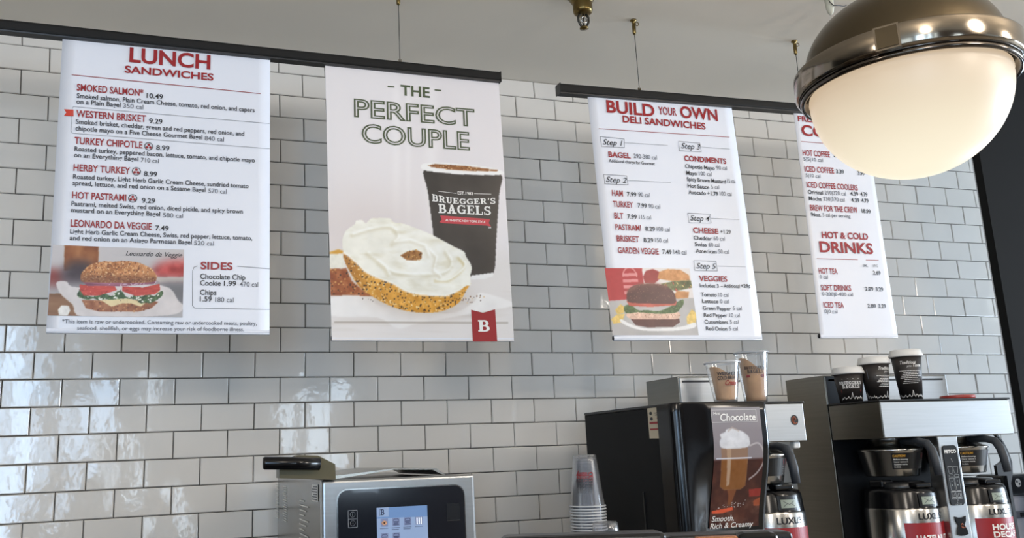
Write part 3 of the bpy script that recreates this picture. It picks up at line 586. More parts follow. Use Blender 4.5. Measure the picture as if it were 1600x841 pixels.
# ---------------------------------------------------------------- setting
CZ = 2.865
E_SX = (0.00116, 0.76449, -0.00265, -0.00065, 0.00089, -0.00325, 0.00133, 0.00022, 0.00163, 0.00479)
E_SZ = (1.95182, -0.00023, -0.77072, -0.00028, 0.00099, -0.00458, 2e-05, -0.00203, -0.00012, -0.00526)
def tilepos(c, r):
    """grid node (c half tiles, r courses) -> x, z on the wall; the real courses are slightly uneven"""
    cc, rr = max(-21, min(29, c)) / 10, max(-12, min(7.5, r)) / 10
    b = (1, cc, rr, cc * cc, cc * rr, rr * rr, cc ** 3, cc * cc * rr, cc * rr * rr, rr ** 3)
    x = sum(p * q for p, q in zip(E_SX, b)); z = sum(p * q for p, q in zip(E_SZ, b))
    return x + (c / 10 - cc) * 0.766, z - (r / 10 - rr) * 0.777
mb = MB(); g = 0.0009; bv = 0.0028
for r in range(-12, 15):
    par = (r % 2)
    for c in range(-40 - ((40 + par) % 2), 38, 2):
        c0 = c
        x0, zt = tilepos(c0, r); x1, _ = tilepos(c0 + 2, r); xb0, zb = tilepos(c0, r + 1); xb1, _ = tilepos(c0 + 2, r + 1)
        _, zt1 = tilepos(c0 + 2, r); _, zb1 = tilepos(c0 + 2, r + 1)
        zt, zt1 = min(zt, CZ), min(zt1, CZ)
        t = [random.uniform(-0.0005, 0.0005) for _ in range(3)]
        o = [(x0 + g, zt - g), (x1 - g, zt1 - g), (xb1 - g, zb1 + g), (xb0 + g, zb + g)]
        i1 = [(x0 + g + bv * .35, zt - g - bv * .35), (x1 - g - bv * .35, zt1 - g - bv * .35), (xb1 - g - bv * .35, zb1 + g + bv * .35), (xb0 + g + bv * .35, zb + g + bv * .35)]
        i2 = [(x0 + g + bv, zt - g - bv), (x1 - g - bv, zt1 - g - bv), (xb1 - g - bv, zb1 + g + bv), (xb0 + g + bv, zb + g + bv)]
        def Y(k, y): return y + t[0] + (t[1] if k in (0, 1) else -t[1]) * 1.2 + (t[2] if k in (0, 3) else -t[2]) * 1.6
        vs = [(p[0], -0.0005, p[1]) for p in o] + [(p[0], Y(k, -0.0036), p[1]) for k, p in enumerate(i1)] + [(p[0], Y(k, -0.0052), p[1]) for k, p in enumerate(i2)]
        fs = [(a, (a + 1) % 4, 4 + (a + 1) % 4, 4 + a) for a in range(4)] + [(4 + a, 4 + (a + 1) % 4, 8 + (a + 1) % 4, 8 + a) for a in range(4)] + [(8, 9, 10, 11)]
        mb.add(vs, [q[::-1] for q in fs], M_tile)
mb.add([(-8.6, 0, 0), (3.4, 0, 0), (3.4, 0, CZ), (-8.6, 0, CZ)], [(0, 1, 2, 3)], M_grout)
struct(mb.build('wall_back', recalc=False))
struct(MB().box(-8.6, -6.5, CZ, 10, 0.1, CZ + 0.05, M_ceil).build('ceiling'))
struct(MB().box(-8.6, -6.5, -0.05, 10, 0.1, 0.0, M_floor).build('floor'))
struct(MB().box(-8.65, -6.5, 0, -8.6, 0.1, CZ, M_brown).build('wall_left'))
struct(MB().box(-8.6, FY - 0.1, 0, 10, FY - 0.02, CZ, M_brown).build('wall_front'))
p = MB().box(1.618, -0.5, 0, 2.7, -0.47, CZ, M_black_paint).box(1.622, -0.47, 0, 2.7, -0.462, CZ, M_reflector)  # unseen white back added so the tiles mirror something bright
struct(p.build('wall_right'))

# ---------------------------------------------------------------- banner rails, cables, posters
YB = -0.505
def rail(name, label, x0, z0, x1, z1):
    o = thing(name, label, 'hanging rail', ((x0 + x1) / 2, YB, (z0 + z1) / 2), 'black poster rails')
    def seg(prof):
        return [(x0, YB + a, z0 + b) for a, b in prof] + [(x1, YB + a, z1 + b) for a, b in prof]
    up = [(-.0135, .0005), (-.0155, .004), (-.0158, .020), (-.0145, .0245), (-.010, .027), (.010, .027), (.0145, .0245), (.0158, .020), (.0155, .004), (.0135, .0005)]
    lo = [(-.0125, .0008), (-.0135, -.001), (-.0125, -.0045), (.0125, -.0045), (.0135, -.001), (.0125, .0008)]
    for nm, pr in (('rail_tube', up), ('clamp_lip', lo)):
        m = MB(); n = len(pr); v = seg(pr)
        m.add(v, [(i, (i + 1) % n, n + (i + 1) % n, n + i) for i in range(n)] + [tuple(range(n))[::-1], tuple(range(n, 2 * n))], M_rail)
        m.build(nm, o)
    for x, z, s in ((x0, z0, -1), (x1, z1, 1)): MB().box(x + min(0, s * .003), YB - .0158, z - .0045, x + max(0, s * .002), YB + .0158, z + .027, M_plastic).build('end_cap', o)
    return o
rail('poster_rail', 'long black rail under the ceiling holding the lunch menu and the bagel poster', -2.0, 2.6105, -0.198, 2.6085)
rail('poster_rail', 'black rail holding the build your own menu and the coffee menu', -0.007, 2.5925, 1.45, 2.6205)
def cable(x, zb, label):
    o = thing('suspension_cable', label, 'cable', (x, YB, CZ), 'rail suspension cables')
    m = MB().tube([(x, YB, zb), (x, YB, CZ - .03)], 0.0011, M_cable, 6).box(x - .004, YB - .002, zb - .004, x - .0028, YB + .002, zb + .012, M_brass).box(x + .0028, YB - .002, zb - .004, x + .004, YB + .002, zb + .012, M_brass)
    m.build('wire', o)
    MB().lathe([(0, CZ), (.010, CZ), (.010, CZ - .004), (.0058, CZ - .006), (.005, CZ - .016), (.0060, CZ - .018), (.0056, CZ - .046), (.0026, CZ - .05), (0, CZ - .05)], M_brass, (x, YB, 0), 20).build('ceiling_anchor', o)
    m = MB(); m.tube([(x + .012 + .006 * math.cos(a), YB, CZ - .012 + .006 * math.sin(a)) for a in [2 * PI * i / 12 for i in range(13)]], .0014, M_brass, 6, cap=False); m.build('release_ring', o)
cable(-0.497, 2.635, 'thin cable from the ceiling to the rail above the bagel poster')
cable(0.268, 2.624, 'thin cable with brass ceiling anchor above the build your own menu')
cable(0.876, 2.636, 'thin cable with brass ceiling anchor beside the pendant lamp, above the coffee menu')

INK = {'t': (M_red, .026, 0), 'r': (M_red, .017, 0), 'k': (M_black, .013, 0), 'b': (M_dgrey, .013, 0), 'g': (M_grey, .004, 0), 'n': (M_grey, .008, 0), 's': (M_black, .004, .32), 'o': (M_olive, .022, 0), 'w': (M_white, .016, 0)}
def banner(key, name, label, corners, amp, ph):
    tl, tr, br, bl = corners
    H = tl[1] - bl[1]
    def bend(x, z):
        t = (tl[1] - z) / H; u = (x - tl[0]) / (tr[0] - tl[0])
        return amp * (math.sin(3.0 * u + ph) * t * (1 - t) * 2 + 0.6 * t * math.sin(5 * u + ph * 2)) * 1.0
    def fn(x, z, l): return (x, YB - l + bend(x, z), z)
    o = thing(name, label, 'poster', ((tl[0] + tr[0]) / 2, YB, tl[1]), 'hanging vinyl posters')
    nx, nz = 16, 24; m = MB(); P = []
    for lift in (0.0, -0.0009):
        for j in range(nz + 1):
            for i in range(nx + 1):
                u, v = i / nx, j / nz
                x = (tl[0] * (1 - u) + tr[0] * u) * (1 - v) + (bl[0] * (1 - u) + br[0] * u) * v
                z = (tl[1] * (1 - u) + tr[1] * u) * (1 - v) + (bl[1] * (1 - u) + br[1] * u) * v
                P.append(fn(x, z, lift))
    k = (nx + 1) * (nz + 1); F = []
    for j in range(nz):
        for i in range(nx):
            a = j * (nx + 1) + i; F.append((a, a + nx + 1, a + nx + 2, a + 1)); F.append((k + a, k + a + 1, k + a + nx + 2, k + a + nx + 1))
    for j in range(nz):
        for a in (j * (nx + 1), j * (nx + 1) + nx): F.append((a, k + a, k + a + nx + 1, a + nx + 1))
    m.add(P, F, M_vinyl, True); m.build('sheet', o)
    # hem roll; black end discs stand for the shade inside the open roll
    m = MB(); pts = [fn(bl[0] + (br[0] - bl[0]) * i / 12, bl[1] + (br[1] - bl[1]) * i / 12 + .006, -.006) for i in range(13)]
    m.tube(pts, .0075, M_vinyl, 14, cap=False); m.build('hem_roll', o)
    for q, s in ((pts[0], -1), (pts[-1], 1)): MB().tube([q, (q[0] + s * .0004, q[1], q[2])], .0062, M_black, 12).build('hem_shade_disc', o)
    # lettering, one mesh per printed block
    blocks = {}
    for gname, s, st, x0, x1, z, h in TEXTS[key]:
        b = blocks.setdefault(gname, MB())
        if st == 'O': letter(b, s, x0, x1, z, h, M_olive, lambda x, z, l: fn(x, z, .0022 + l), 0, 0, .026)
        else:
            ink, bold, sh = INK[st]; letter(b, s, x0, x1, z, h * (1.10 if st in 'bgkn' else 1.0), ink, lambda x, z, l: fn(x, z, .0022), bold, sh)
    L = LINES.get(key, {})
    f2 = lambda x, z, l: fn(x, z, .0018)
    for k2, v in L.items():
        b = None
        if k2.startswith('rule'): b = blocks['subheading' if k2 == 'rule2' else 'heading']; stroke(b, v, .0017, M_red, f2)
        elif k2 == 'icons':
            for n_, (ix, iz) in zip(('menu_item2', 'menu_item3', 'menu_item4'), v):
                b = blocks[n_]; stroke(b, ringpts(ix, iz, .0098), .0016, M_black, f2, True)
                for dx, dz in ((0, .004), (-.0042, -.003), (.0042, -.003)): poly(b, ringpts(ix + dx, iz + dz, .0034, None, 12), M_red, f2)
        elif k2.startswith('box_s'):
            stroke(blocks['sides'], v, .001, M_dgrey, f2)
        elif k2 == 'box_a': stroke(blocks['menu_item1'], v, .0008, M_grey, f2)
        elif k2 == 'flag':
            b = blocks['menu_item1']; poly(b, [v[0], v[4], v[3], v[2], v[1]] if False else v, mat('scarlet_ink', (200, 58, 38), .4), f2)
        elif k2[0] == 'b' and k2[1:].isdigit(): stroke(blocks['step%d' % (int(k2[1:]) - 1)], v, .0011, M_dgrey, f2, True)
        elif k2[0] == 'l' and k2[1:].isdigit(): stroke(blocks['step%d' % (int(k2[1:]) - 1)], v, .0008, M_grey, f2)
    for gname, b in blocks.items():
        if gname == 'cup_print': continue
        b.build({'heading': 'heading_print', 'subheading': 'subheading_print', 'photo_caption': 'photo_caption', 'sides': 'sides_panel', 'footnote': 'footnote_print'}.get(gname, 'step_panel' if gname.startswith('step') else 'menu_entry'), o, recalc=False)
    return o, fn, blocks
PM = print_mat('printed_photo', .34)

# lunch menu
o, fn, bl = banner('lunch', 'menu_poster', 'white poster headed LUNCH SANDWICHES with a veggie bagel sandwich photo, leftmost on the rail',
                   ((-1.378, 2.613), (-.8604, 2.610), (-.8576, 1.8595), (-1.376, 1.8595)), .004, .4)
Q = PICS['lunch']; P = Pic(Q['box'], 300, 170, (196, 190, 190))
P.put(P.blur(P.mask([(Q['box'][0][0], 2.0), (Q['box'][1][0], 2.0), (Q['box'][1][0], 1.9), (Q['box'][0][0], 1.9)], 0), 24), (150, 148, 150))
P.fill(Q['glass'], (146, 84, 36), 5, 38, .03, 3); P.fill(Q['redl'], (126, 40, 32), 9); P.fill(Q['dark'], (56, 40, 46), 9, 10)
P.fill(Q['bokeh'], (176, 46, 42), 9, 40, .02, 5); P.fill(Q['plate'], (196, 184, 176), 5); P.fill(Q['dg'], (104, 102, 106), 9)
P.fill(Q['board'], (134, 92, 56), 4, 30, .05, 8, sx=3, sz=.4); P.fill(Q['paper'], (212, 204, 202), 3, 12, .03, 2); P.fill(Q['crumb'], (226, 222, 216), 2, 20, .01)
m = P.fill(Q['bun2'], (152, 92, 54), 2, 34, .012, 4); P.spots(m, 60, .0022, [(196, 140, 88), (110, 60, 34)], 1)
P.fill(Q['slice'], (228, 208, 160), 1, 8); P.spots(P.mask(Q['slice'], 0), 8, .0012, [(60, 56, 40)], 2, 2)
m = P.fill(Q['lettuce'], (56, 84, 42), 1, 40, .008, 6); P.spots(m, 60, .0028, [(110, 140, 80), (28, 48, 24)], 3, 2.5); P.spots(m, 26, .003, [(228, 226, 216)], 5, 1.6)
for k, s in (('tom1', 7), ('tom2', 9)):
    m = P.fill(Q[k], (190, 62, 48), 1, 22, .02, s, sz=.3); P.spots(m, 12, .0025, [(226, 120, 96), (150, 40, 34)], s, 3)
P.fill(Q['onion'], (138, 78, 98), 1, 34, .03, 4, sz=.15); P.spots(P.mask(Q['onion'], 0), 10, .005, [(206, 180, 192)], 6, 5)
m = P.fill(Q['bun'], (188, 122, 68), 2, 44, .012, 12); P.spots(m, 420, .0017, [(222, 170, 112), (232, 190, 140), (140, 80, 40), (112, 62, 32)], 8)
cx = sum(q[0] for q in Q['bun']) / len(Q['bun']); top = max(q[1] for q in Q['bun'])
P.put(P.mask(Q['bun'], 3) * np.clip((top - .03 - P.Z) / .03, 0, .5), (96, 52, 28))
P.build('sandwich_photo', o, lambda x, z, l: fn(x, z, .0012), PM)

# the perfect couple
CO = ((-.7107, 2.6095), (-.1996, 2.6085), (-.1937, 1.8468), (-.6996, 1.8445))
o, fn, bl = banner('couple', 'photo_poster', 'white poster THE PERFECT COUPLE showing a cream cheese bagel and a dark coffee cup',
                   CO, .005, 2.2)
Q = PICS['couple']; P = Pic(CO, 300, 440, (231, 226, 227))
zt, zb = CO[0][1], CO[2][1]
P.put(np.clip(P.noise(.16, 31, 2, 1, 4) - .35, 0, 1), (214, 204, 204), .5)
xl = CO[0][0]
for a, w, s in ((.20, .012, .3), (.235, .008, .25), (.30, .02, .35)): P.line([(xl + a, zt - .05), (xl + a - .01, zt - .45)], w, (246, 243, 242), s, 2)
P.put(P.blur(P.mask([(xl + .02, zt - .40), (xl + .28, zt - .39), (xl + .26, zt - .52), (xl, zt - .55)], 0), 40), (204, 190, 184), .8)
P.put(P.blur(P.mask([(xl - .05, zt - .555), (xl + .6, zt - .51), (xl + .6, zb - .1), (xl - .05, zb - .1)], 0), 10), (224, 219, 216), .9)
P.put(np.clip(P.noise(.05, 33, 3, 4, .35) - .5, 0, 1) * (P.Z < zb + .14), (196, 186, 176), 1.2)
P.fill(Q['paper'], (236, 233, 231), 3, 8, .05, 2)
P.line([(xl + .02, zb + .045), (xl + .5, zb + .05)], .0025, (150, 138, 126), .6)
P.put(P.blur(P.mask(Q['crust'], 0), 16) * (P.Z < zb + .19), (150, 120, 96), .55)
m = P.fill(Q['cup'], (58, 53, 50), 1, 9, .05, 5); P.put(m * np.clip((P.X - (xl + .42)) / .08, 0, 1), (84, 76, 68), .5); P.put(m * np.clip((xl + .34 - P.X) / .03, 0, 1), (38, 34, 32), .6)
P.fill(Q['base'], (236, 234, 232), 1); P.fill(Q['rim'], (240, 238, 236), 1); m = P.fill(Q['coffee'], (150, 96, 52), 1, 40, .02, 3); P.spots(m, 30, .002, [(214, 176, 128), (110, 64, 30)], 4)
m = P.fill(Q['back'], (150, 78, 34), 2, 34, .015, 6); P.spots(m, 40, .0022, [(206, 150, 84), (70, 36, 20), (40, 24, 16)], 6)
P.fill(Q['backcream'], (232, 228, 214), 2, 14, .012); P.fill(Q['backtop'], (214, 160, 60), 2, 20)
m = P.fill(Q['crust'], (210, 148, 50), 1, 34, .02, 9)
P.put(m * np.clip((-.60 - P.X) / .07, 0, 1), (140, 84, 34), .7)
P.spots(m, 150, .0029, [(232, 200, 140), (240, 214, 160), (222, 176, 100)], 10, 1.7); P.spots(m, 170, .0021, [(34, 22, 18), (60, 34, 20)], 11)
m = P.fill(Q['cheese'], (239, 236, 224), 1, 10, .03, 12)
for k, c, w in (('swirl1', (214, 206, 182), .006), ('swirl2', (210, 202, 176), .006), ('swirl3', (206, 190, 140), .005), ('swirl4', (216, 208, 186), .005), ('swirl5', (222, 214, 190), .006), ('swirl6', (214, 206, 184), .006)):
    P.line(Q[k], w, c, .75, 2); P.line([(a + .005, b + .006) for a, b in Q[k]], w * .7, (250, 249, 242), .8, 2)
P.put(m * np.clip(P.noise(.03, 40, 4, 2.2, .7) - .52, 0, 1), (200, 190, 158), 1.4)
P.put(m * np.clip(P.noise(.04, 41, 4, 2, .8) - .50, 0, 1), (255, 255, 252), 1.6)
P.line([Q['cheese'][i] for i in range(-2, -13, -1)], .0035, (252, 250, 244), .6, 2)
m = P.fill(Q['hole'], (150, 98, 44), 1, 40, .01, 13); P.spots(m, 18, .002, [(60, 34, 18), (214, 170, 100)], 3)
P.spots(P.mask([(xl + .09, zb + .12), (xl + .24, zb + .10), (xl + .24, zb + .085), (xl + .05, zb + .10)], 0), 16, .0013, [(90, 56, 30), (40, 26, 18)], 15)
P.spots(P.mask([(-.36, zb + .12), (-.28, zb + .125), (-.26, zb + .115), (-.34, zb + .10)], 0), 22, .0017, [(120, 76, 40), (60, 36, 22), (220, 190, 140)], 16)
P.build('printed_photo', o, lambda x, z, l: fn(x, z, .0012), PM)
b = bl['cup_print']; f3 = lambda x, z, l: fn(x, z, .0022); f2 = lambda x, z, l: fn(x, z, .0018)
A = Q['br']; zz = [A[0][1], A[1][1], A[2][1], A[3][1], A[4][1]]; hL = A[5][1] - A[0][1]; hR = A[6][1] - A[4][1]
def base(u):
    i = min(3, int(u * 4)); t = u * 4 - i; return zz[i] * (1 - t) + zz[i + 1] * t
slab(b, "BRUEGGER'S", A[0][0], A[4][0], base, lambda u: hL + (hR - hL) * u - .0035 * math.sin(PI * u), M_white, f3)
A = Q['ba']; hh = A[3][1] - A[0][1]
slab(b, 'BAGELS', A[0][0], A[2][0], lambda u: A[0][1] + (A[2][1] - A[0][1]) * u, hh, M_white, f3)
for k in ('line1', 'line2'): stroke(b, Q[k][:2], .0012, M_white, f2)
poly(b, Q['cupribbon'], M_ribbon, f2)
b.build('cup_logo', o, recalc=False)
b = MB(); poly(b, Q['ribbon'], M_red, f2); A = Q['bg']; B_ = Q['bs']
slab(b, 'B', B_[2][0], B_[1][0], lambda u: A[0][1], B_[0][1] - A[0][1], M_white, f3)
b.build('corner_ribbon', o, recalc=False)

# build your own
o, fn, bl = banner('build', 'menu_poster', 'white poster headed BUILD YOUR OWN DELI SANDWICHES with a dark bagel sandwich photo',
                   ((.0876, 2.5945), (.5981, 2.6045), (.6187, 1.8557), (.1155, 1.8510)), .004, 1.3)
Q = PICS['build']; P = Pic(Q['box'], 220, 170, (222, 214, 210))
P.fill(Q['red'], (172, 34, 42), 3, 8); 
for i in range(4):
    a = Q['logo']; t0, t1 = i / 4 + .04, i / 4 + .17
    q = [tuple(np.array(a[0]) * (1 - t) + np.array(a[3]) * t if s == 0 else np.array(a[1]) * (1 - t) + np.array(a[2]) * t) for t, s in ((t0, 0), (t0, 1), (t1, 1), (t1, 0))]
    P.fill(q, (214, 132, 132), 2)
lx = (Q['logo'][0][0] + Q['logo'][1][0]) / 2; lz = Q['logo'][0][1]
P.line([(lx + .022 * math.cos(t), lz - .01 + .026 * math.sin(t)) for t in [PI * i / 12 for i in range(13)]], .0022, (214, 140, 138), .9)
P.fill(Q['apple'], (150, 32, 34), 3, 18); P.fill(Q['table'], (178, 174, 172), 4, 12, .05); m = P.fill(Q['bbun'], (194, 132, 74), 3, 30, .012); P.fill(Q['blet'], (88, 92, 46), 3, 36, .01); P.fill(Q['bbun2'], (190, 128, 70), 3, 24)
P.spots(P.mask(Q['blet'], 0), 14, .004, [(196, 84, 66), (216, 190, 120)], 2, 3)
for k in ('chip1', 'chip2', 'chip3'): P.fill(Q[k], (218, 184, 98), 2, 34, .01)
P.fill(Q['paper'], (230, 228, 226), 2, 6)
m = P.fill(Q['bun2'], (84, 38, 32), 1, 14, .02); m = P.fill(Q['turkey'], (216, 178, 156), 1, 30, .01, 4); P.spots(m, 60, .0024, [(236, 206, 186), (160, 110, 90)], 5, 3)
m = P.fill(Q['let'], (70, 96, 48), 1, 36, .008, 7); P.spots(m, 50, .002, [(112, 140, 80), (34, 54, 26)], 8, 2)
P.fill(Q['tom'], (188, 84, 66), 1, 20, .02, 3, sz=.3); m = P.fill(Q['bun'], (78, 34, 30), 2, 14, .03, 5)
bx = Q['bun']; P.line([bx[1], bx[3], bx[4], bx[5]], .006, (136, 84, 70), .5, 2); P.spots(m, 50, .001, [(150, 100, 84)], 6)
P.build('sandwich_photo', o, lambda x, z, l: fn(x, z, .0012), PM)

# coffee and drinks
banner('coffee', 'menu_poster', 'narrow white coffee and drinks menu poster hanging partly behind the pendant lamp',
       ((.8373, 2.6105), (1.128, 2.616), (1.1307, 1.8653), (.834, 1.8632)), .007, 3.4)

# ---------------------------------------------------------------- ceiling things
o = thing('fire_sprinkler', 'brass fire sprinkler head on the ceiling above the bagel poster', 'sprinkler', (.03, -.62, CZ))
c = (.03, -.62, 0)
MB().lathe([(.052, CZ), (.05, CZ - .006), (.040, CZ - .018), (.031, CZ - .034), (.028, CZ - .038)], M_brass, c, 32).build('escutcheon', o)
MB().lathe([(.028, CZ - .036), (.0285, CZ - .06), (.026, CZ - .068), (.02, CZ - .072), (.0, CZ - .072)], M_brass, c, 32).build('cup', o)
m = MB()
for s in (-1, 1): m.tube([(c[0] + s * .008, c[1], CZ - .07), (c[0] + s * .0165, c[1], CZ - .08), (c[0] + s * .0165, c[1], CZ - .094), (c[0] + s * .010, c[1], CZ - .108), (c[0] + s * .002, c[1], CZ - .114)], .0036, M_cable, 8)
m.build('frame_arm', o)
m = MB(); m.tube([(c[0] + .009 * math.cos(a), c[1] - .002, CZ - .090 + .010 * math.sin(a)) for a in [2 * PI * i / 16 for i in range(17)]], .0022, M_steel2, 8, cap=False); m.tube([(c[0], c[1], CZ - .072), (c[0], c[1], CZ - .108)], .003, M_cable, 8); m.build('fusible_link', o)
MB().lathe([(0, CZ - .112), (.012, CZ - .113), (.013, CZ - .117), (.004, CZ - .119), (0, CZ - .122)], M_brass, c, 16).build('deflector', o)

o = thing('ceiling_sensor', 'small pale ceiling sensor with a thin black wire, beside the top of the pendant lamp', 'sensor', (.775, -.78, CZ))
MB().lathe([(0, CZ), (.013, CZ), (.0125, CZ - .02), (.0115, CZ - .04), (.008, CZ - .056), (.003, CZ - .062), (0, CZ - .063)], mat('pale_plastic', (190, 190, 176), .5), (.775, -.78, 0), 20).build('housing', o)
MB().tube([(.757, -.79, CZ), (.763, -.795, CZ - .03), (.775, -.796, CZ - .04), (.80, -.79, CZ - .033), (.84, -.77, CZ - .02), (.87, -.75, CZ - .001)], .0013, M_plastic, 6).build('wire', o)

# pendant lamp
LX, LY, LZ = .1185, -1.595, 2.156
o = thing('pendant_lamp', 'large brushed nickel pendant lamp with a glowing white glass bowl', 'lamp', (LX, LY, LZ)); c = (LX, LY, LZ)
M_globe = bpy.data.materials.new('opal_glass'); M_globe.use_nodes = True; nt = M_globe.node_tree; bs = nt.nodes['Principled BSDF']
bs.inputs['Base Color'].default_value = (.13, .125, .11, 1); bs.inputs['Roughness'].default_value = .42; bs.inputs['Coat Weight'].default_value = .0
tc = nt.nodes.new('ShaderNodeTexCoord'); sp = nt.nodes.new('ShaderNodeSeparateXYZ'); nt.links.new(tc.outputs['Object'], sp.inputs[0])
rp = nt.nodes.new('ShaderNodeMapRange'); rp.inputs[1].default_value = -.16; rp.inputs[2].default_value = 0; rp.inputs[3].default_value = 0; rp.inputs[4].default_value = 1; nt.links.new(sp.outputs['Z'], rp.inputs[0])
cr = nt.nodes.new('ShaderNodeValToRGB'); nt.links.new(rp.outputs[0], cr.inputs[0])
cr.color_ramp.elements[0].color = (*lin(250, 240, 214), 1); cr.color_ramp.elements[1].color = (*lin(200, 178, 150), 1); cr.color_ramp.elements[1].position = .85
nt.links.new(cr.outputs[0], bs.inputs['Emission Color']); bs.inputs['Emission Strength'].default_value = 1.22
Rg, Hg = .1585, .1575
MB().lathe([(.150, .0), (.1585, -.004), (.1592, -.010), (.1575, -.014)] + [(Rg * math.cos(a), -.012 - (Hg - .004) * math.sin(a)) for a in [PI / 2 * i / 28 for i in range(1, 28)]] + [(0, -.008 - Hg)], M_globe, c, 72).build('glass_bowl', o)
ring = MB().lathe([(.161, .040), (.168, .041), (.1775, .0405), (.18, .039), (.1803, .036), (.1803, .004), (.179, .001), (.176, -.001)], M_nickel, c, 96).build('band_ring', o)
MB().lathe([(.176, -.001), (.172, .002), (.1715, -.003), (.1735, -.007), (.1725, -.011), (.169, -.0125), (.1655, -.010), (.164, -.006), (.160, -.004), (.158, .004)], mat('dark_nickel', (92, 86, 80), .14, metal=1), c, 96).build('retaining_rim', o)
Hd, Rd = .130, .1605
MB().lathe([(Rd, .040)] + [(Rd * math.cos(a), .040 + Hd * math.sin(a)) for a in [PI / 2 * i / 24 for i in range(1, 22)]] + [(.03, .170), (.03, .20), (.012, .205), (.012, CZ - LZ - .03), (.06, CZ - LZ - .02), (.062, CZ - LZ)], mat('satin_nickel', (98, 88, 71), .26, metal=1, var=.06, scale=5), c, 72).build('dome', o)
a = math.radians(216.8); e = Vector((math.cos(a), math.sin(a), 0)); tv = Vector((-math.sin(a), math.cos(a), 0))
def plate(m, w, h, d0, d1, mt, zc=.019):
    p = [Vector(c) + e * d + tv * s * w + Vector((0, 0, zc + q * h)) for d in (d0, d1) for s, q in ((-1, -1), (1, -1), (1, 1), (-1, 1))]
    m.add(p, [(0, 1, 2, 3), (7, 6, 5, 4), (0, 4, 5, 1), (1, 5, 6, 2), (2, 6, 7, 3), (3, 7, 4, 0)], mt)
m = MB(); plate(m, .0185, .0205, .176, .1835, M_nickel); plate(m, .0155, .017, .1835, .1850, mat('satin_nickel', (98, 88, 71), .26, metal=1)); m.build('latch', ring)

# ---------------------------------------------------------------- counters
CT = .86
o = thing('service_counter', 'long counter along the tiled wall carrying the oven and coffee machines', 'counter', (0, -.5, 0))
MB().box(-2.4, -.98, CT - .04, 1.6, -.02, CT, mat('stone_worktop', (88, 86, 84), .35, var=.2, scale=40), .004).box(1.595, -.44, CT - .04, 2.2, -.02, CT, mat('stone_worktop', (88, 86, 84), .35)).build('worktop', o)
MB().box(-2.38, -.92, 0, 1.58, -.06, CT - .04, M_brown).build('cabinet_base', o)
o = thing('order_counter', 'front order counter carrying the black monitor', 'counter', (-.55, -1.7, 0))
MB().box(-1.6, -1.95, 1.0, .6, -1.45, 1.04, M_brown, .004).build('worktop', o); MB().box(-1.55, -1.9, 0, .55, -1.5, 1.0, M_brown).build('cabinet_base', o)

# ---------------------------------------------------------------- order monitor in the foreground
D1 = Vector((-.683, -1.634, 0)); D2 = Vector((-.334, -1.743, 0)); dx = (D2 - D1).normalized(); dn = Vector((-dx.y, dx.x, 0))
o = thing('order_monitor', 'black monitor top edge in the foreground with a copper strip along its right end', 'monitor', tuple((D1 + D2) / 2 + Vector((0, 0, 1.04))))
def obox(m, s0, s1, n0, n1, z0, z1, mt, bev=.006):
    t = MB().box(s0, n0, z0, s1, n1, z1, mt, bev, 3)
    m.add([D1 + dx * p[0] + dn * p[1] + Vector((0, 0, p[2])) for p in t.v], t.f, mt)
m = MB(); obox(m, -.012, .20, 0, .05, 1.13, 1.4435, M_plastic, .010); obox(m, .20, .36, .004, .05, 1.13, 1.4385, M_plastic, .006); m.build('housing', o)
m = MB(); obox(m, .232, .287, -.006, .02, 1.40, 1.4365, mat('copper_trim', (176, 118, 84), .3, metal=.6), .004); m.build('copper_strip', o)
m = MB(); obox(m, .283, .34, -.008, .03, 1.38, 1.4405, M_gloss, .012); m.build('card_reader', o)
m = MB(); obox(m, .14, .20, .01, .04, 1.04, 1.15, M_plastic, .004); obox(m, .08, .26, -.06, .11, 1.04, 1.052, M_plastic, .004); m.build('stand', o)

# ---------------------------------------------------------------- speed oven
OX0, OX1, OY0, OY1, OZ0, OZ1 = -.785, -.451, -.85, -.10, .885, 1.5035
o = thing('speed_oven', 'steel countertop oven with black rounded control panel and lit touch screen', 'oven', ((OX0 + OX1) / 2, (OY0 + OY1) / 2, CT))
M_side = mat('dull_steel', (112, 108, 100), .22, metal=1, var=.05, scale=4)
MB().box(OX0, OY0 + .03, OZ0, OX1, OY1, OZ1 - .002, M_side, .004).build('body', o)
MB().box(OX0 - .002, OY0, OZ0, OX1 + .002, OY0 + .03, OZ1, M_steel, .006, 3).build('front_frame', o)
def rrect(x0, z0, x1, z1, r, n=8):
    out = []
    for cx, cz, a0 in ((x1 - r, z1 - r, 0), (x0 + r, z1 - r, 90), (x0 + r, z0 + r, 180), (x1 - r, z0 + r, 270)):
        for i in range(n + 1):
            a = math.radians(a0 + 90 * i / n); out.append((cx + r * math.cos(a), cz + r * math.sin(a)))
    return out
MB().prism(rrect(-.757, 1.20, -.473, 1.4845, .024), 'y', OY0 - .0012, OY0 + .01, M_steel2).build('panel_trim', o)
cpan = MB().prism(rrect(-.7545, 1.2025, -.4755, 1.482, .022), 'y', OY0 - .003, OY0 + .01, mat('navy_black_glass', (24, 27, 34), .16, coat=.3)).build('control_panel', o)
yo = OY0 - .0034
mscr = mat('lit_screen', (60, 80, 110), .1, emit=((134, 170, 222), .62))
m = MB(); f = yplane(yo - .0004); f4 = yplane(yo - .0008); f5 = yplane(yo - .0012)
poly(m, [(-.672, 1.34), (-.5605, 1.34), (-.5605, 1.443), (-.672, 1.443)], mscr, f)
m.build('touch_screen', cpan, recalc=False)
m = MB(); ms2 = mat('lit_screen_pale', (80, 90, 110), .1, emit=((170, 196, 236), .66)); ms3 = mat('screen_ink', (48, 58, 92), .4); ms4 = mat('screen_food', (200, 150, 120), .4)
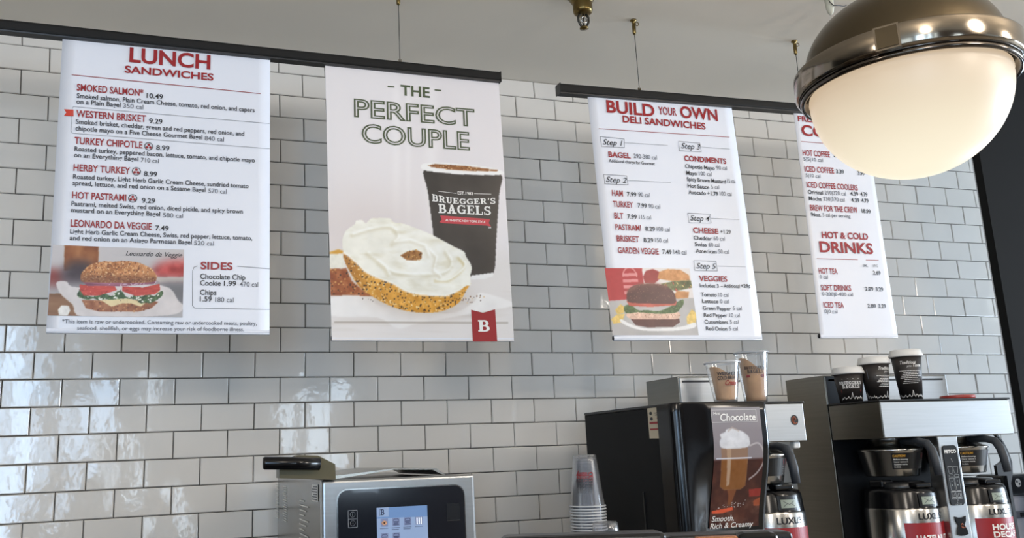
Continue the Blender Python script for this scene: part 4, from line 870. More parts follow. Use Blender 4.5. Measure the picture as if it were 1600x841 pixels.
poly(m, [(-.672, 1.424), (-.646, 1.424), (-.646, 1.443), (-.672, 1.443)], ms2, f4)
slab(m, 'B', -.664, -.655, lambda u: 1.4275, .012, ms3, f5); stroke(m, [(-.6655, 1.427), (-.6655, 1.440), (-.654, 1.440)], .001, ms3, f4)
poly(m, [(-.672, 1.34), (-.5605, 1.34), (-.5605, 1.42), (-.645, 1.421), (-.672, 1.421)], ms2, f4)
k = 0
for j, zz_ in enumerate((1.404, 1.374, 1.346)):
    for i in range(4 if j == 0 else 2):
        xx = -.664 + i * .0255
        poly(m, [(xx, zz_), (xx + .016, zz_), (xx + .016, zz_ + .0165), (xx, zz_ + .0165)], mat('screen_tile', (110, 120, 150), .4, emit=((130, 146, 190), .3)), f5)
        f6 = yplane(yo - .0016)
        if i == 0 and j == 0:
            poly(m, ringpts(xx + .008, zz_ + .0075, .006, .0048, 14), ms4, f6); poly(m, ringpts(xx + .008, zz_ + .0075, .002, .0016, 10), ms3, f6)
        elif i == 3:
            for q in range(3): poly(m, [(xx + .002 + q * .0045, zz_ + .001), (xx + .0045 + q * .0045, zz_ + .001), (xx + .0045 + q * .0045, zz_ + .015), (xx + .002 + q * .0045, zz_ + .015)], mat('screen_white', (220, 225, 235), .4, emit=((235, 240, 250), .6)), f6)
        else:
            for q, w in ((.002, .012), (.005, .010), (.008, .012)): poly(m, [(xx + .008 - w / 2, zz_ + q), (xx + .008 + w / 2, zz_ + q), (xx + .008 + w / 2, zz_ + q + .0016), (xx + .008 - w / 2, zz_ + q + .0016)], ms3, f6)
            stroke(m, [(xx + .002, zz_ + .011), (xx + .004, zz_ + .0145), (xx + .012, zz_ + .0145), (xx + .014, zz_ + .011)], .001, ms3, f6)
        for q in (0, 1):
            if q == 0 or (i > 0 and i < 3): stroke(m, [(xx - .001, zz_ - .0035 - q * .0035), (xx + .0155 - q * .002, zz_ - .0035 - q * .0035)], .0011, ms3, f5)
m.build('screen_icons', cpan, recalc=False)
m = MB(); gi = mat('pale_grey_ink', (150, 154, 160), .4)
stroke(m, [(-.733, 1.406), (-.714, 1.406), (-.714, 1.4405), (-.733, 1.4405)], .0008, gi, f, True); stroke(m, [(-.733, 1.423), (-.714, 1.423)], .0006, gi, f)
stroke(m, ringpts(-.7235, 1.432, .0052), .0008, gi, f, True); stroke(m, [(-.7235, 1.4295), (-.7235, 1.4345)], .0008, gi, f)
stroke(m, ringpts(-.7235, 1.4145, .0052), .0008, gi, f, True); stroke(m, ringpts(-.7235, 1.4145, .0018), .0008, gi, f, True)
m.build('power_symbols', cpan, recalc=False)
MB().prism(rrect(-.516, 1.408, -.487, 1.444, .003), 'y', OY0 - .0042, OY0 - .002, mat('navy_black_cover', (16, 18, 23), .3)).prism([(-.516, 1.408), (-.486, 1.408), (-.486, 1.4089), (-.516, 1.4089)], 'y', OY0 - .0055, OY0 - .003, M_steel2).build('port_cover', cpan)
# stickers and vents on the left side (plane x = OX0)
fs = lambda y, z, l: (OX0 - .0012 - l, y, z)
m = MB(); poly(m, [(-.795, 1.4585), (-.713, 1.4565), (-.713, 1.4935), (-.795, 1.4945)], M_white, fs)
for i in range(6): stroke(m, [(-.787, 1.489 - i * .0054), (-.787 + (.066 if i % 3 else .05), 1.4885 - i * .0054)], .0026, M_dgrey, lambda y, z, l: (OX0 - .0018, y, z))
m.build('warning_sticker', o, recalc=False)
m = MB()
for y0 in (-.30, -.13):
    m = MB()
    for i in range(16):
        stroke(m, [(y0, 1.478 - i * .006), (y0 + .075 - .03 * ((i * 7) % 3) / 2, 1.478 - i * .006)], .0022, mat('vent_light', (226, 224, 216), .5), fs)
    m.build('rating_label', o, recalc=False)
m = MB()
for i in range(10): stroke(m, [(-.60 - .03 * ((i * 5) % 3), 1.452 - i * .011), (-.53, 1.452 - i * .011)], .003, mat('vent_light', (226, 224, 216), .5), fs)
m.build('rating_label', o, recalc=False)
for x in (OX0 + .03, OX1 - .03):
    for y in (OY0 + .06, OY1 - .06): MB().lathe([(.018, CT), (.018, OZ0 + .002)], M_plastic, (x, y, 0), 14).build('foot', o)

# paddle lying on the oven
o = thing('oven_paddle', 'flat metal oven paddle with black grip and olive hand guard lying on the oven', 'paddle', (-.7, -.75, OZ1))
M_olive_m = mat('olive_painted_metal', (92, 84, 62), .38, metal=.5, var=.08)
MB().prism([(-.877, 1.512), (-.760, 1.5045), (-.761, 1.5365), (-.797, 1.555), (-.836, 1.5575), (-.862, 1.548), (-.877, 1.53)], 'y', -.862, -.81, M_olive_m).build('hand_guard', o)
MB().tube([(-.913, -.885, 1.5435), (-.909, -.885, 1.5435), (-.85, -.882, 1.541), (-.797, -.88, 1.538)], [.011, .0132, .0132, .0128], M_gloss, 18).build('grip', o)
MB().prism([(-.76, 1.504), (-.76, 1.5105), (-.62, 1.5215), (-.52, 1.5185), (-.50, 1.504), (-.505, 1.504), (-.53, 1.516), (-.62, 1.5195), (-.75, 1.504)], 'y', -.80, -.42, mat('steel_blade', (170, 166, 158), .25, metal=1)).build('blade', o)

# ---------------------------------------------------------------- cups
def plastic_cup(name, label, r0, r1, h, x, y, z, mt, seg=36, group=None, lip=True, t=.0008):
    o = thing(name, label, 'cup', (x, y, z), group)
    prof = [(0, .002), (r0 - .003, .002), (r0, .0)] + [(r0 + (r1 - r0) * k / 8, h * k / 8) for k in range(1, 9)]
    MB().lathe(prof, mt, (x, y, z), seg).build('cup_wall', o)
    MB().lathe([(r1, h - .005), (r1 + .003, h - .004), (r1 + .0036, h), (r1 + .0005, h + .0012), (r1 - .001, h)], clear_mat('cup_rim_plastic', (0.9, 0.92, 0.94), 0.5, 0.35), (x, y, z), seg).build('rim', o)
    return o
# display cups with kraft paper inside
def kraft(x, y, z, r0, r1, h, a0, label):
    m = MB(); n = 22
    for s, (st, en, ht0, ht1) in enumerate(((0, 200, .86, .55), (150, 330, .6, .78))):
        vs = []; fs = []
        for i in range(n + 1):
            a = a0 + math.radians(st + (en - st) * i / n); tt = i / n
            hh = h * (ht0 + (ht1 - ht0) * tt + .06 * math.sin(9 * tt + s))
            q = r0 - .004 - s * .004; q2 = q + (r1 - r0) * hh / h * .92 - .002 * s
            vs += [(x + q * math.cos(a), y + q * math.sin(a), z + .004), (x + q2 * math.cos(a), y + q2 * math.sin(a), z + hh)]
        fs = [(2 * i, 2 * i + 2, 2 * i + 3, 2 * i + 1) for i in range(n)]
        m.add(vs, fs, M_kraft, True)
    o = m.build('paper_insert', origin=(x, y, z)); tag(o, label, 'paper'); return o
TA = math.radians(-128)
cA = plastic_cup('display_cup', 'shorter clear plastic cup with red script, on top of the hot chocolate machine', .029, .0435, .1035, .290, -.750, 1.6575, M_clear, group='clear display cups')
f = cone(.290, -.750, .029, 1.6575, .0435, 1.761, TA + .25)
m = MB(); letter(m, "WEIGH'T", -.022, .024, 1.725, .0075, M_dgrey, f, .03); letter(m, 'COLD BREW', -.022, .026, 1.7135, .0085, M_dgrey, f, .03); letter(m, 'Creamy', -.006, .034, 1.699, .012, M_red, f, .02, .3); m.build('cup_print', cA, recalc=False)
kraft(.290, -.750, 1.658, .029, .0435, .1035, math.radians(170), 'brown kraft paper standing inside the shorter clear cup')
cB = plastic_cup('display_cup', 'taller clear plastic cup with black and red logo, standing behind the hot chocolate machine', .0315, .0465, .146, .536, -.55, 1.6655, M_clear, group='clear display cups')
def logo(m, f, x0, x1, z1, z2, h1, h2, ink, rib):
    slab(m, "BRUEGGER'S", x0, x1, lambda u: z1 - .0025 * math.sin(PI * u) * 0, h1, ink, f); slab(m, 'BAGELS', x0 + (x1 - x0) * .12, x1 - (x1 - x0) * .1, lambda u: z2, h2, ink, f)
    w = x1 - x0; zr = z2 - h2 * .75
    poly(m, [(x0 + w * .02, zr - .004), (x1, zr - .004), (x1 - w * .03, zr), (x1, zr + .004), (x0 + w * .02, zr + .004), (x0 + w * .05, zr)], rib, f)
f = cone(.536, -.55, .0315, 1.6655, .0465, 1.8115, TA + .12)
m = MB(); logo(m, f, -.026, .03, 1.7595, 1.748, .0085, .010, M_dgrey, M_red); m.build('cup_print', cB, recalc=False)
kraft(.536, -.55, 1.666, .0315, .0465, .146, math.radians(165), 'brown kraft paper standing inside the taller clear cup')

# stack of upturned cups beside the hot chocolate machine
o = thing('cup_stand', 'low black stand under the stack of upturned clear cups', 'stand', (-.10, -.74, CT))
MB().box(-.17, -.86, CT, -.03, -.64, 1.256, M_plastic, .006).build('stand_body', o)
ORD = ('topmost', 'second', 'third', 'fourth', 'fifth', 'sixth', 'seventh', 'eighth', 'ninth', 'tenth', 'eleventh', 'twelfth', 'thirteenth', 'fourteenth', 'fifteenth', 'sixteenth', 'seventeenth', 'eighteenth', 'nineteenth', 'twentieth', 'twenty-first', 'twenty-second', 'twenty-third')
SXc, SYc = -.102, -.70; H = .1245; ZB = 1.2575
ns = 23
def upcup(label, x, y, ztop, text, group):
    o = thing('plastic_cup', label, 'cup', (x, y, ztop), group)
    prof = [(0, -.003), (.0245, -.003), (.0265, 0), (.0285, -.001)] + [(.0285 + .0135 * k / 8, -.001 - (H - .001) * k / 8) for k in range(1, 9)]
    MB().lathe(prof, M_frost, (x, y, ztop), 32).build('cup_wall', o)
    MB().lathe([(.042, -H + .0035), (.0448, -H + .003), (.0452, -H), (.042, -H)], mat('pale_rim_plastic', (196, 198, 202), .25), (x, y, ztop), 32).build('rim', o)
    if text:
        rm = .0355
        def fn(a, b, l):
            r = .0285 + .0135 * (-b / H) + .0006; an = math.radians(-125) - a / rm
            return (x + r * math.cos(an), y + r * math.sin(an), ztop + b)
        def fup(a, b, l): return fn(a, -b, l)
        m = MB(); letter(m, 'Creamy', -.026, .020, .042, .012, M_red, fup, .02, .3); letter(m, 'COLD BREW', -.022, .022, .057, .009, M_dgrey, fup, .03); letter(m, 'BAGELS', -.018, .018, .069, .008, M_dgrey, fup, .03)
        m.build('cup_print', o, recalc=False)
    return o
c0 = upcup('topmost upturned clear cup of the stack left of the hot chocolate machine', SXc, SYc, ZB + H + .007 * (ns - 1), True, 'stacked clear cups')
for i in range(1, ns):
    dup(c0, (SXc + random.uniform(-.0006, .0006), SYc, ZB + H + .007 * (ns - 1 - i)), label='%s upturned clear cup from the top of the stack left of the hot chocolate machine' % ORD[i])
    if i == 2: pass
upcup('single short upturned clear cup in front of the tall cup stack', -.1165, -.812, ZB + .0004 + H, False, None)

# ---------------------------------------------------------------- hot chocolate machine
HX0, HX1, HY0, HY1, HT = .093, .361, -.82, -.33, 1.655
o = thing('hot_chocolate_machine', 'tall black hot chocolate dispenser with a printed whipped cream mug on its front', 'drink dispenser', ((HX0 + HX1) / 2, (HY0 + HY1) / 2, CT))
MB().box(HX0, -.73, CT + .02, HX1, HY1, HT - .006, M_matte, .004).build('body', o)
MB().box(HX0 - .002, -.76, HT - .008, HX1 + .002, HY1 - .002, HT, M_plastic, .003).build('top_cover', o)
def bulge(z):
    t = min(1, max(0, (1.57 - z) / .26)); return -.056 * t * t * (3 - 2 * t)
lv = [HT, HT - .004, 1.63] + [1.60 - .03 * i for i in range(11)] + [1.20, 1.0, CT + .02]
def dsec(z, ins=0):
    q = bulge(z); y = HY0 - q + ins; x = HX0 - .004 + ins; out = [(x, -.74), (x, -.792)]
    for i in range(7):
        a = PI + PI / 2 * i / 6; out.append((x + .03 + .03 * math.cos(a), -.794 + .02 * math.sin(a)))
    out += [(HX0 + .05, -.8155 - .3 * q), (HX0 + .082, HY0 + .0015 - .8 * q), (HX0 + .094, y)]
    r2 = .016
    for i in range(7):
        a = 1.5 * PI + PI / 2 * i / 6; out.append((HX1 + .003 - ins - r2 + r2 * math.cos(a), y + r2 + r2 * math.sin(a)))
    out.append((HX1 + .003 - ins, -.70)); return out
m = MB(); vs = []; n = len(dsec(1.6))
for i, z in enumerate(lv): vs += [(a, b, z) for a, b in dsec(z, .004 if i == 0 else 0)]
fs = [(i * n + k, i * n + k + 1, (i + 1) * n + k + 1, (i + 1) * n + k) for i in range(len(lv) - 1) for k in range(n - 1)] + [tuple(range(n))]
m.add(vs, fs, M_gloss, True); m.build('front_door', o)
MB().box(HX0, -.788, CT + .02, HX0 + .006, -.725, HT - .006, M_matte).build('side_panel', o)
# printed panel, with the reflection on its gloss painted into the colours
GX0, GX1, GZ1, GZ0 = .192, .336, 1.640, 1.346
fh = lambda x, z, l: (x, HY0 - bulge(z) - .0016 - l, z)
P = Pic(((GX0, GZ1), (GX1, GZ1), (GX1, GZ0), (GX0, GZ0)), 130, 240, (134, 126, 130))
hc = lambda pts: [(GX0 + (x - 50) / 290 * (GX1 - GX0), GZ1 - (y - 45) / 755 * (GZ1 - GZ0)) for x, y in pts]
t = np.clip((GZ1 - (365 - 45) / 755 * (GZ1 - GZ0) - P.Z) / .006, 0, 1); P.put(t, (58, 30, 28))  # pale above, dark below: the panel's reflection painted in
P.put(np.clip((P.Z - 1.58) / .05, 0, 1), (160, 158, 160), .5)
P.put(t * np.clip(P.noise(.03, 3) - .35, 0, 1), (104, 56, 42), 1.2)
lo_ = np.clip((1.42 - P.Z) / .02, 0, 1); P.put(lo_ * np.clip(P.noise(.018, 8) - .3, 0, 1), (120, 84, 70), 1.3)
for pts, col in (([(60, 690), (180, 672), (185, 690), (120, 708), (60, 705)], (204, 84, 54)), ([(268, 565), (350, 560), (350, 610), (275, 612)], (142, 52, 46)), ([(300, 640), (345, 615), (350, 670), (305, 672)], (152, 78, 52))): P.fill(hc(pts), col, 1, 14)
P.fill(hc([(140, 560), (195, 560), (185, 600), (170, 655), (150, 655), (150, 600)]), (120, 70, 44), 2)
P.fill(hc([(92, 300), (250, 300), (245, 540), (220, 560), (120, 560), (97, 540)]), (140, 112, 94), 2); P.fill(hc([(94, 375), (248, 375), (245, 540), (220, 560), (120, 560), (97, 540)]), (126, 80, 42), 2, 10)  # upper mug paler, reflection haze painted in
P.fill(hc([(125, 300), (150, 300), (150, 530), (132, 540)]), (168, 140, 116), 2)
P.line(hc([(262, 290), (310, 275), (340, 320), (345, 390), (310, 460), (265, 500)]), .0022, (190, 184, 184), .7)
m_ = P.fill(hc([(85, 260), (95, 235), (90, 215), (120, 200), (130, 185), (160, 178), (190, 188), (225, 200), (255, 230), (260, 250), (262, 280), (240, 300), (160, 306), (95, 298)]), (206, 206, 210), 2, 14, .012, 4)
P.line(hc([(140, 195), (165, 172), (200, 195)]), .002, (176, 160, 150), .6)
P.line(hc([(66, 365), (270, 366)]), .0013, (216, 222, 236), .9)  # bright line of the reflection painted across the panel
P.spots(P.mask(hc([(60, 660), (260, 630), (260, 670), (90, 680)]), 0), 30, .001, [(214, 210, 206)], 9)
P.build('printed_panel', o, fh, print_mat('glossy_print', .12))  # gloss-finished print without any glow
fl = lambda x, z, l: (x, HY0 - bulge(z) - .0026, z); H2 = lambda x, y: hc([(x, y)])[0]
m = MB(); a = H2(98, 130); b = H2(308, 132); letter(m, 'Chocolate', a[0], b[0], a[1], .0175, M_white, fl, .012, .12); a = H2(62, 92); b = H2(100, 92); letter(m, 'Hot', a[0], b[0], a[1], .008, M_white, fl, .0, .12)
stroke(m, hc([(50, 60), (315, 62), (317, 138), (50, 138)]), .0006, M_lid, fl, True)
m.build('panel_title', o, recalc=False); m = MB()
a = H2(60, 757); b = H2(190, 757); letter(m, 'Smooth,', a[0], b[0], a[1], .0135, M_lid, fl, .004, .25); a = H2(52, 800); b = H2(302, 800); letter(m, 'Rich & Creamy', a[0], b[0], a[1], .0125, M_lid, fl, .004, .25)
m.build('panel_slogan', o, recalc=False)
fx = lambda y, z, l: (HX0 - .0008 - l, y, z)
m = MB(); cream = mat('cream_sticker', (196, 184, 160), .5); poly(m, [(-.690, 1.571), (-.785, 1.569), (-.785, 1.644), (-.690, 1.650)], cream, fx)
poly(m, [(-.697, 1.607), (-.780, 1.606), (-.780, 1.6115), (-.697, 1.6125)], M_red, lambda y, z, l: (HX0 - .0014, y, z)); poly(m, [(-.697, 1.592), (-.780, 1.591), (-.780, 1.595), (-.697, 1.596)], M_red, lambda y, z, l: (HX0 - .0014, y, z))
for i, (y0, y1, z) in enumerate(((-.725, -.778, 1.634), (-.727, -.778, 1.629), (-.735, -.772, 1.621), (-.742, -.765, 1.616))): stroke(m, [(y0, z), (y1, z)], .0022, M_red if i == 2 else M_dgrey, lambda y, z, l: (HX0 - .0014, y, z))
for yz in ((-.706, 1.634), (-.708, 1.620)): poly(m, ringpts(yz[0], yz[1], .007, .0045, 12), M_black, lambda y, z, l: (HX0 - .0014, y, z))
m.build('service_sticker', o, recalc=False)
MB().box(HX0 - .003, -.642, CT + .05, HX0, -.636, 1.435, M_plastic).build('panel_seam', o)
for x, y in ((HX0 + .03, -.72), (HX0 + .03, -.38), (HX1 - .03, -.72), (HX1 - .03, -.38)): MB().lathe([(.016, CT), (.016, CT + .022)], M_plastic, (x, y, 0), 12).build('foot', o)

# ---------------------------------------------------------------- coffee brewers
M_bside = mat('brewer_steel', (132, 128, 120), .3, metal=1, var=.05, scale=5, stretch=(1, 1, 30))
def brewer(name, label, x0, x1, badge=None):
    o = thing(name, label, 'coffee brewer', ((x0 + x1) / 2, -.4, CT), 'filter coffee brewers')
    tw = MB().box(x0, -.388, CT + .03, x1, -.205, 1.757, M_bside, .002).build('tower', o)
    m = MB().box(x0 + .004, -.393, 1.662, x1 - .004, -.386, 1.753, M_steel, .002); m.build('tower_front', tw)
    MB().box(x0 + .012, -.3945, 1.738, x1 - .02, -.392, 1.744, M_black).build('vent_slot', tw)
    MB().box(x0 + .004, -.392, CT + .03, x1 - .004, -.386, 1.552, M_matte).build('splash_panel', o)
    hd = MB().box(x0, -.604, 1.551, x1, -.394, 1.659, M_bside, .002).build('head', o)
    MB().box(x0 + .001, -.607, 1.553, x1 - .001, -.6035, 1.657, M_steel, .001).build('head_front', hd)
    MB().box(x0 - .004, -.609, 1.659, x1 + .004, -.394, 1.6645, M_plastic, .0015).build('head_lid', hd)
    MB().box(x0, -.62, CT, x1, -.205, CT + .03, M_bside, .004).build('base', o)
    return o
def basket(label, cx, cy, z0=1.437, hdl=True):
    o = thing('brew_basket', label, 'brew basket', (cx, cy, z0), 'steel brew baskets'); c = (cx, cy, z0)
    MB().lathe([(0, 0), (.074, 0), (.0765, .003), (.0905, .074), (.0935, .077), (.0935, .081), (.090, .083)], M_steel2, c, 48).build('basket_body', o)
    MB().lathe([(.090, .083), (.072, .090), (.058, .098), (.055, .108), (.055, .1125)], M_steel2, c, 40).build('basket_neck', o)
    m = MB().tube([(cx, cy - .04, z0 + .103), (cx, cy - .115, z0 + .103), (cx, cy - .145, z0 + .096), (cx, cy - .160, z0 + .075), (cx, cy - .168, z0 + .045), (cx, cy - .172, z0 + .004)], [.010, .011, .012, .0125, .0125, .011], M_grip, 12); m.build('handle', o)
    f = cone(cx, cy, .0758, z0, .0905, z0 + .074); m = MB(); f0 = cone(cx, cy, .0758, z0, .0905, z0 + .074, lift=.0003)
    for i in range(16):
        a0, a1 = -.062 + i * .0085, -.062 + (i + 1) * .0085
        poly(m, [(a0, z0 + .022), (a1, z0 + .022), (a1, z0 + .070), (a0, z0 + .070)], M_plastic, f0)
    letter(m, 'CAUTION!', -.058, -.024, z0 + .058, .0065, M_yellow, f, .02)
    for i, w in enumerate((.040, .040, .038, .018)): letter(m, ('Before brewing:', 'Never remove it', 'Container must be', 'in place.')[i], -.056, -.056 + w, z0 + .049 - i * .0075, .0042, M_lid, f, .01)
    poly(m, [(.044, z0 + .052), (.066, z0 + .052), (.066, z0 + .066), (.040, z0 + .066)], M_red, f)
    for i in range(4): stroke(m, [(.042, z0 + .046 - i * .006), (.062, z0 + .046 - i * .006)], .002, M_lid, f)
    m.build('caution_label', o, recalc=False)
    return o
def thermos(label, cx, cy, words, z0=CT + .03, zc=1.345):
    o = thing('coffee_thermos', label, 'thermos', (cx, cy, z0), 'steel coffee thermoses'); r = .107
    MB().lathe([(0, z0), (r, z0), (r, zc - .004), (r - .002, zc)], M_steel2, (cx, cy, 0), 64).build('steel_body', o)
    col = MB().lathe([(r - .001, zc), (r - .002, zc + .003), (r - .006, zc + .046), (r - .010, zc + .056), (r - .03, zc + .06), (.0, zc + .06)], M_gloss, (cx, cy, 0), 56).build('collar', o)
    m = MB().lathe([(.074, zc + .058), (.074, zc + .070), (.068, zc + .076), (0, zc + .077)], M_plastic, (cx, cy, 0), 40)
    m.box(cx - .03, cy - .095, zc + .060, cx + .03, cy + .02, zc + .073, M_gloss, .004).box(cx - .085, cy - .02, zc + .06, cx - .04, cy + .03, zc + .082, M_gloss, .004); m.build('lid', o)
    f = lambda x, z, l: (cx + (r + .0008 + l) * math.cos(-PI / 2 + x / r), cy + (r + .0008 + l) * math.sin(-PI / 2 + x / r), z)
    fu = lambda x, z, l: (cx + (r + .0014) * math.cos(-PI / 2 + x / r), cy + (r + .0014) * math.sin(-PI / 2 + x / r), z)
    m = MB()
    for i in range(20):
        a0 = -.084 + i * .0084; poly(m, [(a0, zc - .195), (a0 + .0084, zc - .195), (a0 + .0084, zc - .040), (a0, zc - .040)], M_red, f)
    for i, w in enumerate(words): letter(m, w, -.056 if len(words) == 1 else -.040, .056 if len(words) == 1 else .052, (zc - .094 - .0) if len(words) == 1 else zc - .074 - .0215 * i, .0185 if len(words) == 1 else .016, M_white, fu, .03)
    m.build('flavour_label', o, recalc=False)
    m = MB(); letter(m, 'LUXUS', -.042, .042, zc - .030, .017, M_black, fu, .012); m.build('maker_lettering', o, recalc=False)
    rr = r + .002
    g = lambda x, z, l: (cx + (rr - .004 - (z - zc) * .08 + l) * math.cos(-PI / 2 + x / r), cy + (rr - .004 - (z - zc) * .08 + l) * math.sin(-PI / 2 + x / r), z)
    m = MB()
    for i in range(8):
        a0, a1 = -.034 + .0085 * i, -.034 + .0085 * (i + 1)
        m.add([g(a0, zc + .006, .003), g(a1, zc + .006, .003), g(a1, zc + .044, .003), g(a0, zc + .044, .003)], [(0, 1, 2, 3)], M_plastic)
        if 1 <= i <= 6: m.add([g(a0, zc + .012, .0038), g(a1, zc + .012, .0038), g(a1, zc + .034, .0038), g(a0, zc + .034, .0038)], [(0, 1, 2, 3)], mat('lcd_green', (150, 160, 146), .3))
    f9 = lambda x, z, l: g(x, z, .0045); stroke(m, [(-.018, zc + .030), (0, zc + .021), (.018, zc + .030)], .0012, M_dgrey, f9); stroke(m, [(-.018, zc + .016), (-.006, zc + .024)], .0012, M_dgrey, f9); stroke(m, [(.018, zc + .016), (.006, zc + .024)], .0012, M_dgrey, f9)
    m.build('display', col, recalc=False)
    return o
b1 = brewer('coffee_brewer', 'narrow steel coffee brewer half hidden behind the hot chocolate machine', .386, .650)
m = MB(); f = yplane(-.6078); poly(m, ringpts(.615, 1.611, .0125, .0145, 28), M_plastic, f); f = yplane(-.6084); 
for q in range(3): stroke(m, ringpts(.615, 1.611, .003 + .003 * q, .004 + .003 * q, 16)[q * 2:q * 2 + 11], .0016, M_orange, f)
m.build('round_badge', b1, recalc=False)
MB().box(.618, -.59, 1.532, .640, -.57, 1.552, M_lid, .004).build('hot_water_nozzle', b1)
basket('steel brew basket of the narrow brewer, just right of the hot chocolate machine', .515, -.535); thermos('steel coffee thermos with red DARK label, right of the hot chocolate machine', .543, -.528, ['DARK'], zc=1.361)
b2 = brewer('coffee_brewer', 'wide twin steel coffee brewer with a slim control column between two baskets', .927, 1.432)
MB().box(.931, -.3945, 1.6645, .985, -.3925, 1.7535, M_black).build('dark_reflection_strip', b2)  # black strip stands for a dark reflection on the steel front
X0, X1 = 1.119, 1.195
ccol = MB().box(X0, -.612, CT + .03, X1, -.565, 1.5515, M_steel, .003).build('control_column', b2)
m = MB().prism(rrect(1.130, 1.349, 1.184, 1.5245, .012), 'y', -.6145, -.610, M_matte); m.build('control_panel', ccol)
m = MB(); f = yplane(-.6150); pg = mat('panel_print', (170, 172, 172), .4); letter(m, 'FETCO', 1.1345, 1.1795, 1.502, .009, M_white, f, .03)
for s in (0, 1):
    a = 1.1375 + s * .0205
    stroke(m, [(a, 1.462), (a + .018, 1.462), (a + .015, 1.442), (a + .003, 1.442)], .0008, pg, f, True); stroke(m, [(a + .001, 1.438), (a + .017, 1.438), (a + .017, 1.432), (a + .001, 1.432)], .0008, pg, f, True)
    stroke(m, [(a, 1.429), (a + .018, 1.429), (a + .017, 1.392), (a + .002, 1.392)], .0008, pg, f, True); stroke(m, [(a, 1.389), (a + .018, 1.389)], .002, pg, f)
    stroke(m, [(a + .001, 1.386), (a + .001, 1.368), (a + .017, 1.368), (a + .017, 1.386)], .001, pg, f); stroke(m, [(a + .004, 1.372), (a + .014, 1.372)], .0024, pg, f)
    stroke(m, [(a + .006, 1.384), (a + .006, 1.376)], .0012, pg, f); stroke(m, [(a + .012, 1.384), (a + .012, 1.376)], .0012, pg, f)
    for zz_ in (1.42, 1.408): poly(m, ringpts(a + .009, zz_, .0016, None, 8), pg, f)
stroke(m, [(1.156, 1.486), (1.159, 1.476)], .001, pg, f); stroke(m, ringpts(1.158, 1.360, .003, .005, 10), .0008, pg, f, True); letter(m, 'CBS-2152', 1.147, 1.170, 1.351, .0024, pg, f, 0)
m.build('panel_markings', ccol, recalc=False)
hg = [(1.1385, 1.318), (1.150, 1.3145), (1.165, 1.3145), (1.1795, 1.318), (1.178, 1.305), (1.170, 1.292), (1.178, 1.279), (1.180, 1.266), (1.165, 1.262), (1.151, 1.262), (1.1375, 1.266), (1.140, 1.279), (1.147, 1.292), (1.140, 1.305)]
m = MB().prism(hg, 'y', -.6142, -.611, M_gloss); f = yplane(-.6148)
for q in range(3): stroke(m, ringpts(1.160 + .002 * q, 1.291, .003 + .0028 * q, .0025 + .002 * q, 14)[q * 2:q * 2 + 10], .0015, M_orange, f)
m.build('column_badge', ccol)
out = [(1.412, 1.551), (1.430, 1.530), (1.445, 1.499), (1.453, 1.465), (1.448, 1.430), (1.434, 1.401), (1.434, 1.395), (1.432, 1.20), (1.422, 1.20), (1.422, 1.424), (1.386, 1.426), (1.386, 1.457), (1.391, 1.458), (1.411, 1.467), (1.431, 1.486), (1.433, 1.506), (1.425, 1.530), (1.403, 1.551)]
MB().prism([(a, c_ if c_ > 1.21 else CT + .02) for a, c_ in out], 'y', -.566, -.556, M_plastic).build('side_guard', b2)
basket('steel brew basket with black caution label, left of the control column', 1.054, -.487)
basket('steel brew basket right of the slim control column', 1.318, -.487)
thermos('steel coffee thermos with red HAZELNUT label', 1.060, -.500, ['HAZELNUT']); thermos('steel coffee thermos with red HOUSE DECAF label, rightmost', 1.325, -.505, ['HOUSE', 'DECAF'])

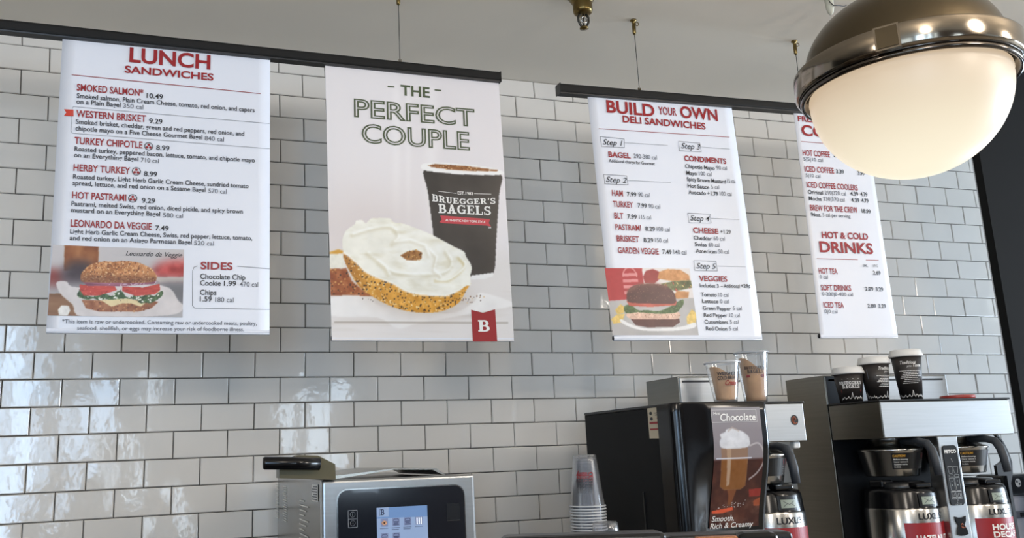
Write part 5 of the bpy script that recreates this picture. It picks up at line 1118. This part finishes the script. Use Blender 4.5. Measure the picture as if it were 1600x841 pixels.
# paper coffee cups on the wide brewer
def coffee_cup(label, x, y, h, r0, r1, style, a0):
    z = 1.6648; o = thing('paper_coffee_cup', label, 'cup', (x, y, z), 'dark paper coffee cups')
    MB().lathe([(0, .003), (r0 - .002, .003), (r0, 0), (r1, h), (r1 - .001, h)], M_cupblack, (x, y, z), 44).build('cup_wall', o)
    MB().lathe([(r1 + .001, h - .010), (r1 + .004, h - .011), (r1 + .0045, h - .005), (r1 + .0025, h - .001), (r1 + .002, h + .002), (r1 - .001, h + .011), (r1 - .004, h + .012), (r1 - .007, h + .007), (0, h + .007)], M_lid, (x, y, z), 44).build('lid', o)
    f = cone(x, y, r0, z, r1, z + h, a0); m = MB()
    if style == 0:
        logo(m, f, -.034, .034, z + h * .56, z + h * .435, .0095, .0115, M_white, M_red)
        stroke(m, [(-.024, z + h * .735), (-.006, z + h * .735)], .0008, M_white, f); stroke(m, [(.006, z + h * .735), (.024, z + h * .735)], .0008, M_white, f)
    else:
        letter(m, 'Traditions', -.026, .016, z + h * .765, .0095, M_white, f, .01, .3); letter(m, 'you', -.008, .004, z + h * .70, .006, M_white, f, 0, .3); letter(m, 'Taste.', .006, .034, z + h * .70, .0095, M_white, f, .01, .3)
        for i in range(8):
            s = -.030 + .004 * ((i * 3) % 4); xx = s
            while xx < .028 - .004 * ((i * 5) % 3):
                w = .004 + .004 * ((i * 7 + int(xx * 900)) % 3) / 2; stroke(m, [(xx, z + h * (.62 - .037 * i)), (xx + w, z + h * (.62 - .037 * i))], .0018, M_lid, f); xx += w + .0028
    m.build('cup_lettering', o, recalc=False); m = MB()
    sk = [0, .5, .3, .9, .9, .2, .6, .6, 1.2, .4, .4, .8, 2.6, .8, .3, 1.1, 1.1, .2, .9, .5, .5, 1.2, .3, .8, .2]
    for rep in range(-1, 2):
        pts = [((-.036 + .075 * rep) + .075 * i / (len(sk) - 1), z + .008 + .0085 * v) for i, v in enumerate(sk)]
        if rep == 0 or style != 0: stroke(m, pts, .0013, M_lid, f)
    if style == 2: stroke(m, [(-.055, z + h * .55), (-.055, z + h * .78)], .002, M_grey, f)
    m.build('skyline_print', o, recalc=False); return o
coffee_cup('shortest dark paper coffee cup with white lid and logo, left of the three', .962, -.457, .099, .0325, .0440, 0, -PI / 2 - .62)
coffee_cup('medium dark paper coffee cup with white lid, middle of the three', 1.040, -.487, .127, .0300, .0440, 2, -PI / 2 + .15)
coffee_cup('tallest dark paper coffee cup with white lid, right of the three', 1.138, -.520, .147, .0305, .0445, 1, -PI / 2 - .62)
M_redpl = mat('red_plastic', (158, 58, 52), .4)
def disc(label, x, y, z, tilt):
    o = MB().lathe([(0, .0), (.046, .0), (.050, .002), (.050, .010), (.047, .012), (.040, .0115), (.038, .009), (0, .009)], M_redpl, (x, y, z), 40, ax=Matrix.Rotation(tilt, 4, 'Y')).build('plastic_disc', origin=(x, y, z)); tag(o, label, 'disc', 'red plastic discs'); return o
disc('red plastic disc lying flat on the wide brewer, beside the tallest paper cup', 1.295, -.545, 1.6648, 0)
disc('red plastic disc at the right end of the wide brewer top', 1.375, -.475, 1.6648, 0)

# dispenser at the right edge
o = thing('side_dispenser', 'pale grey drink dispenser with black lid at the right edge, behind the brewer', 'dispenser', (1.69, -.33, CT))
MB().box(1.60, -.40, CT, 1.80, -.26, 1.352, mat('pale_grey_plastic', (186, 184, 190), .4, var=.03), .02, 4).build('housing', o)
MB().box(1.605, -.405, 1.345, 1.78, -.28, 1.418, M_gloss, .016, 4).build('lid', o)
m = MB(); f = yplane(-.4062); poly(m, ringpts(1.656, 1.390, .013, .014, 24), M_lid, f); f = yplane(-.4068); poly(m, ringpts(1.651, 1.394, .004, .005, 12), M_dgrey, f); poly(m, ringpts(1.661, 1.386, .004, .004, 12), M_dgrey, f); m.build('lid_emblem', o, recalc=False)
MB().box(1.618, -.408, 1.275, 1.68, -.398, 1.298, M_grey, .002).box(1.640, -.412, 1.279, 1.672, -.406, 1.294, M_plastic, .002).build('display', o)
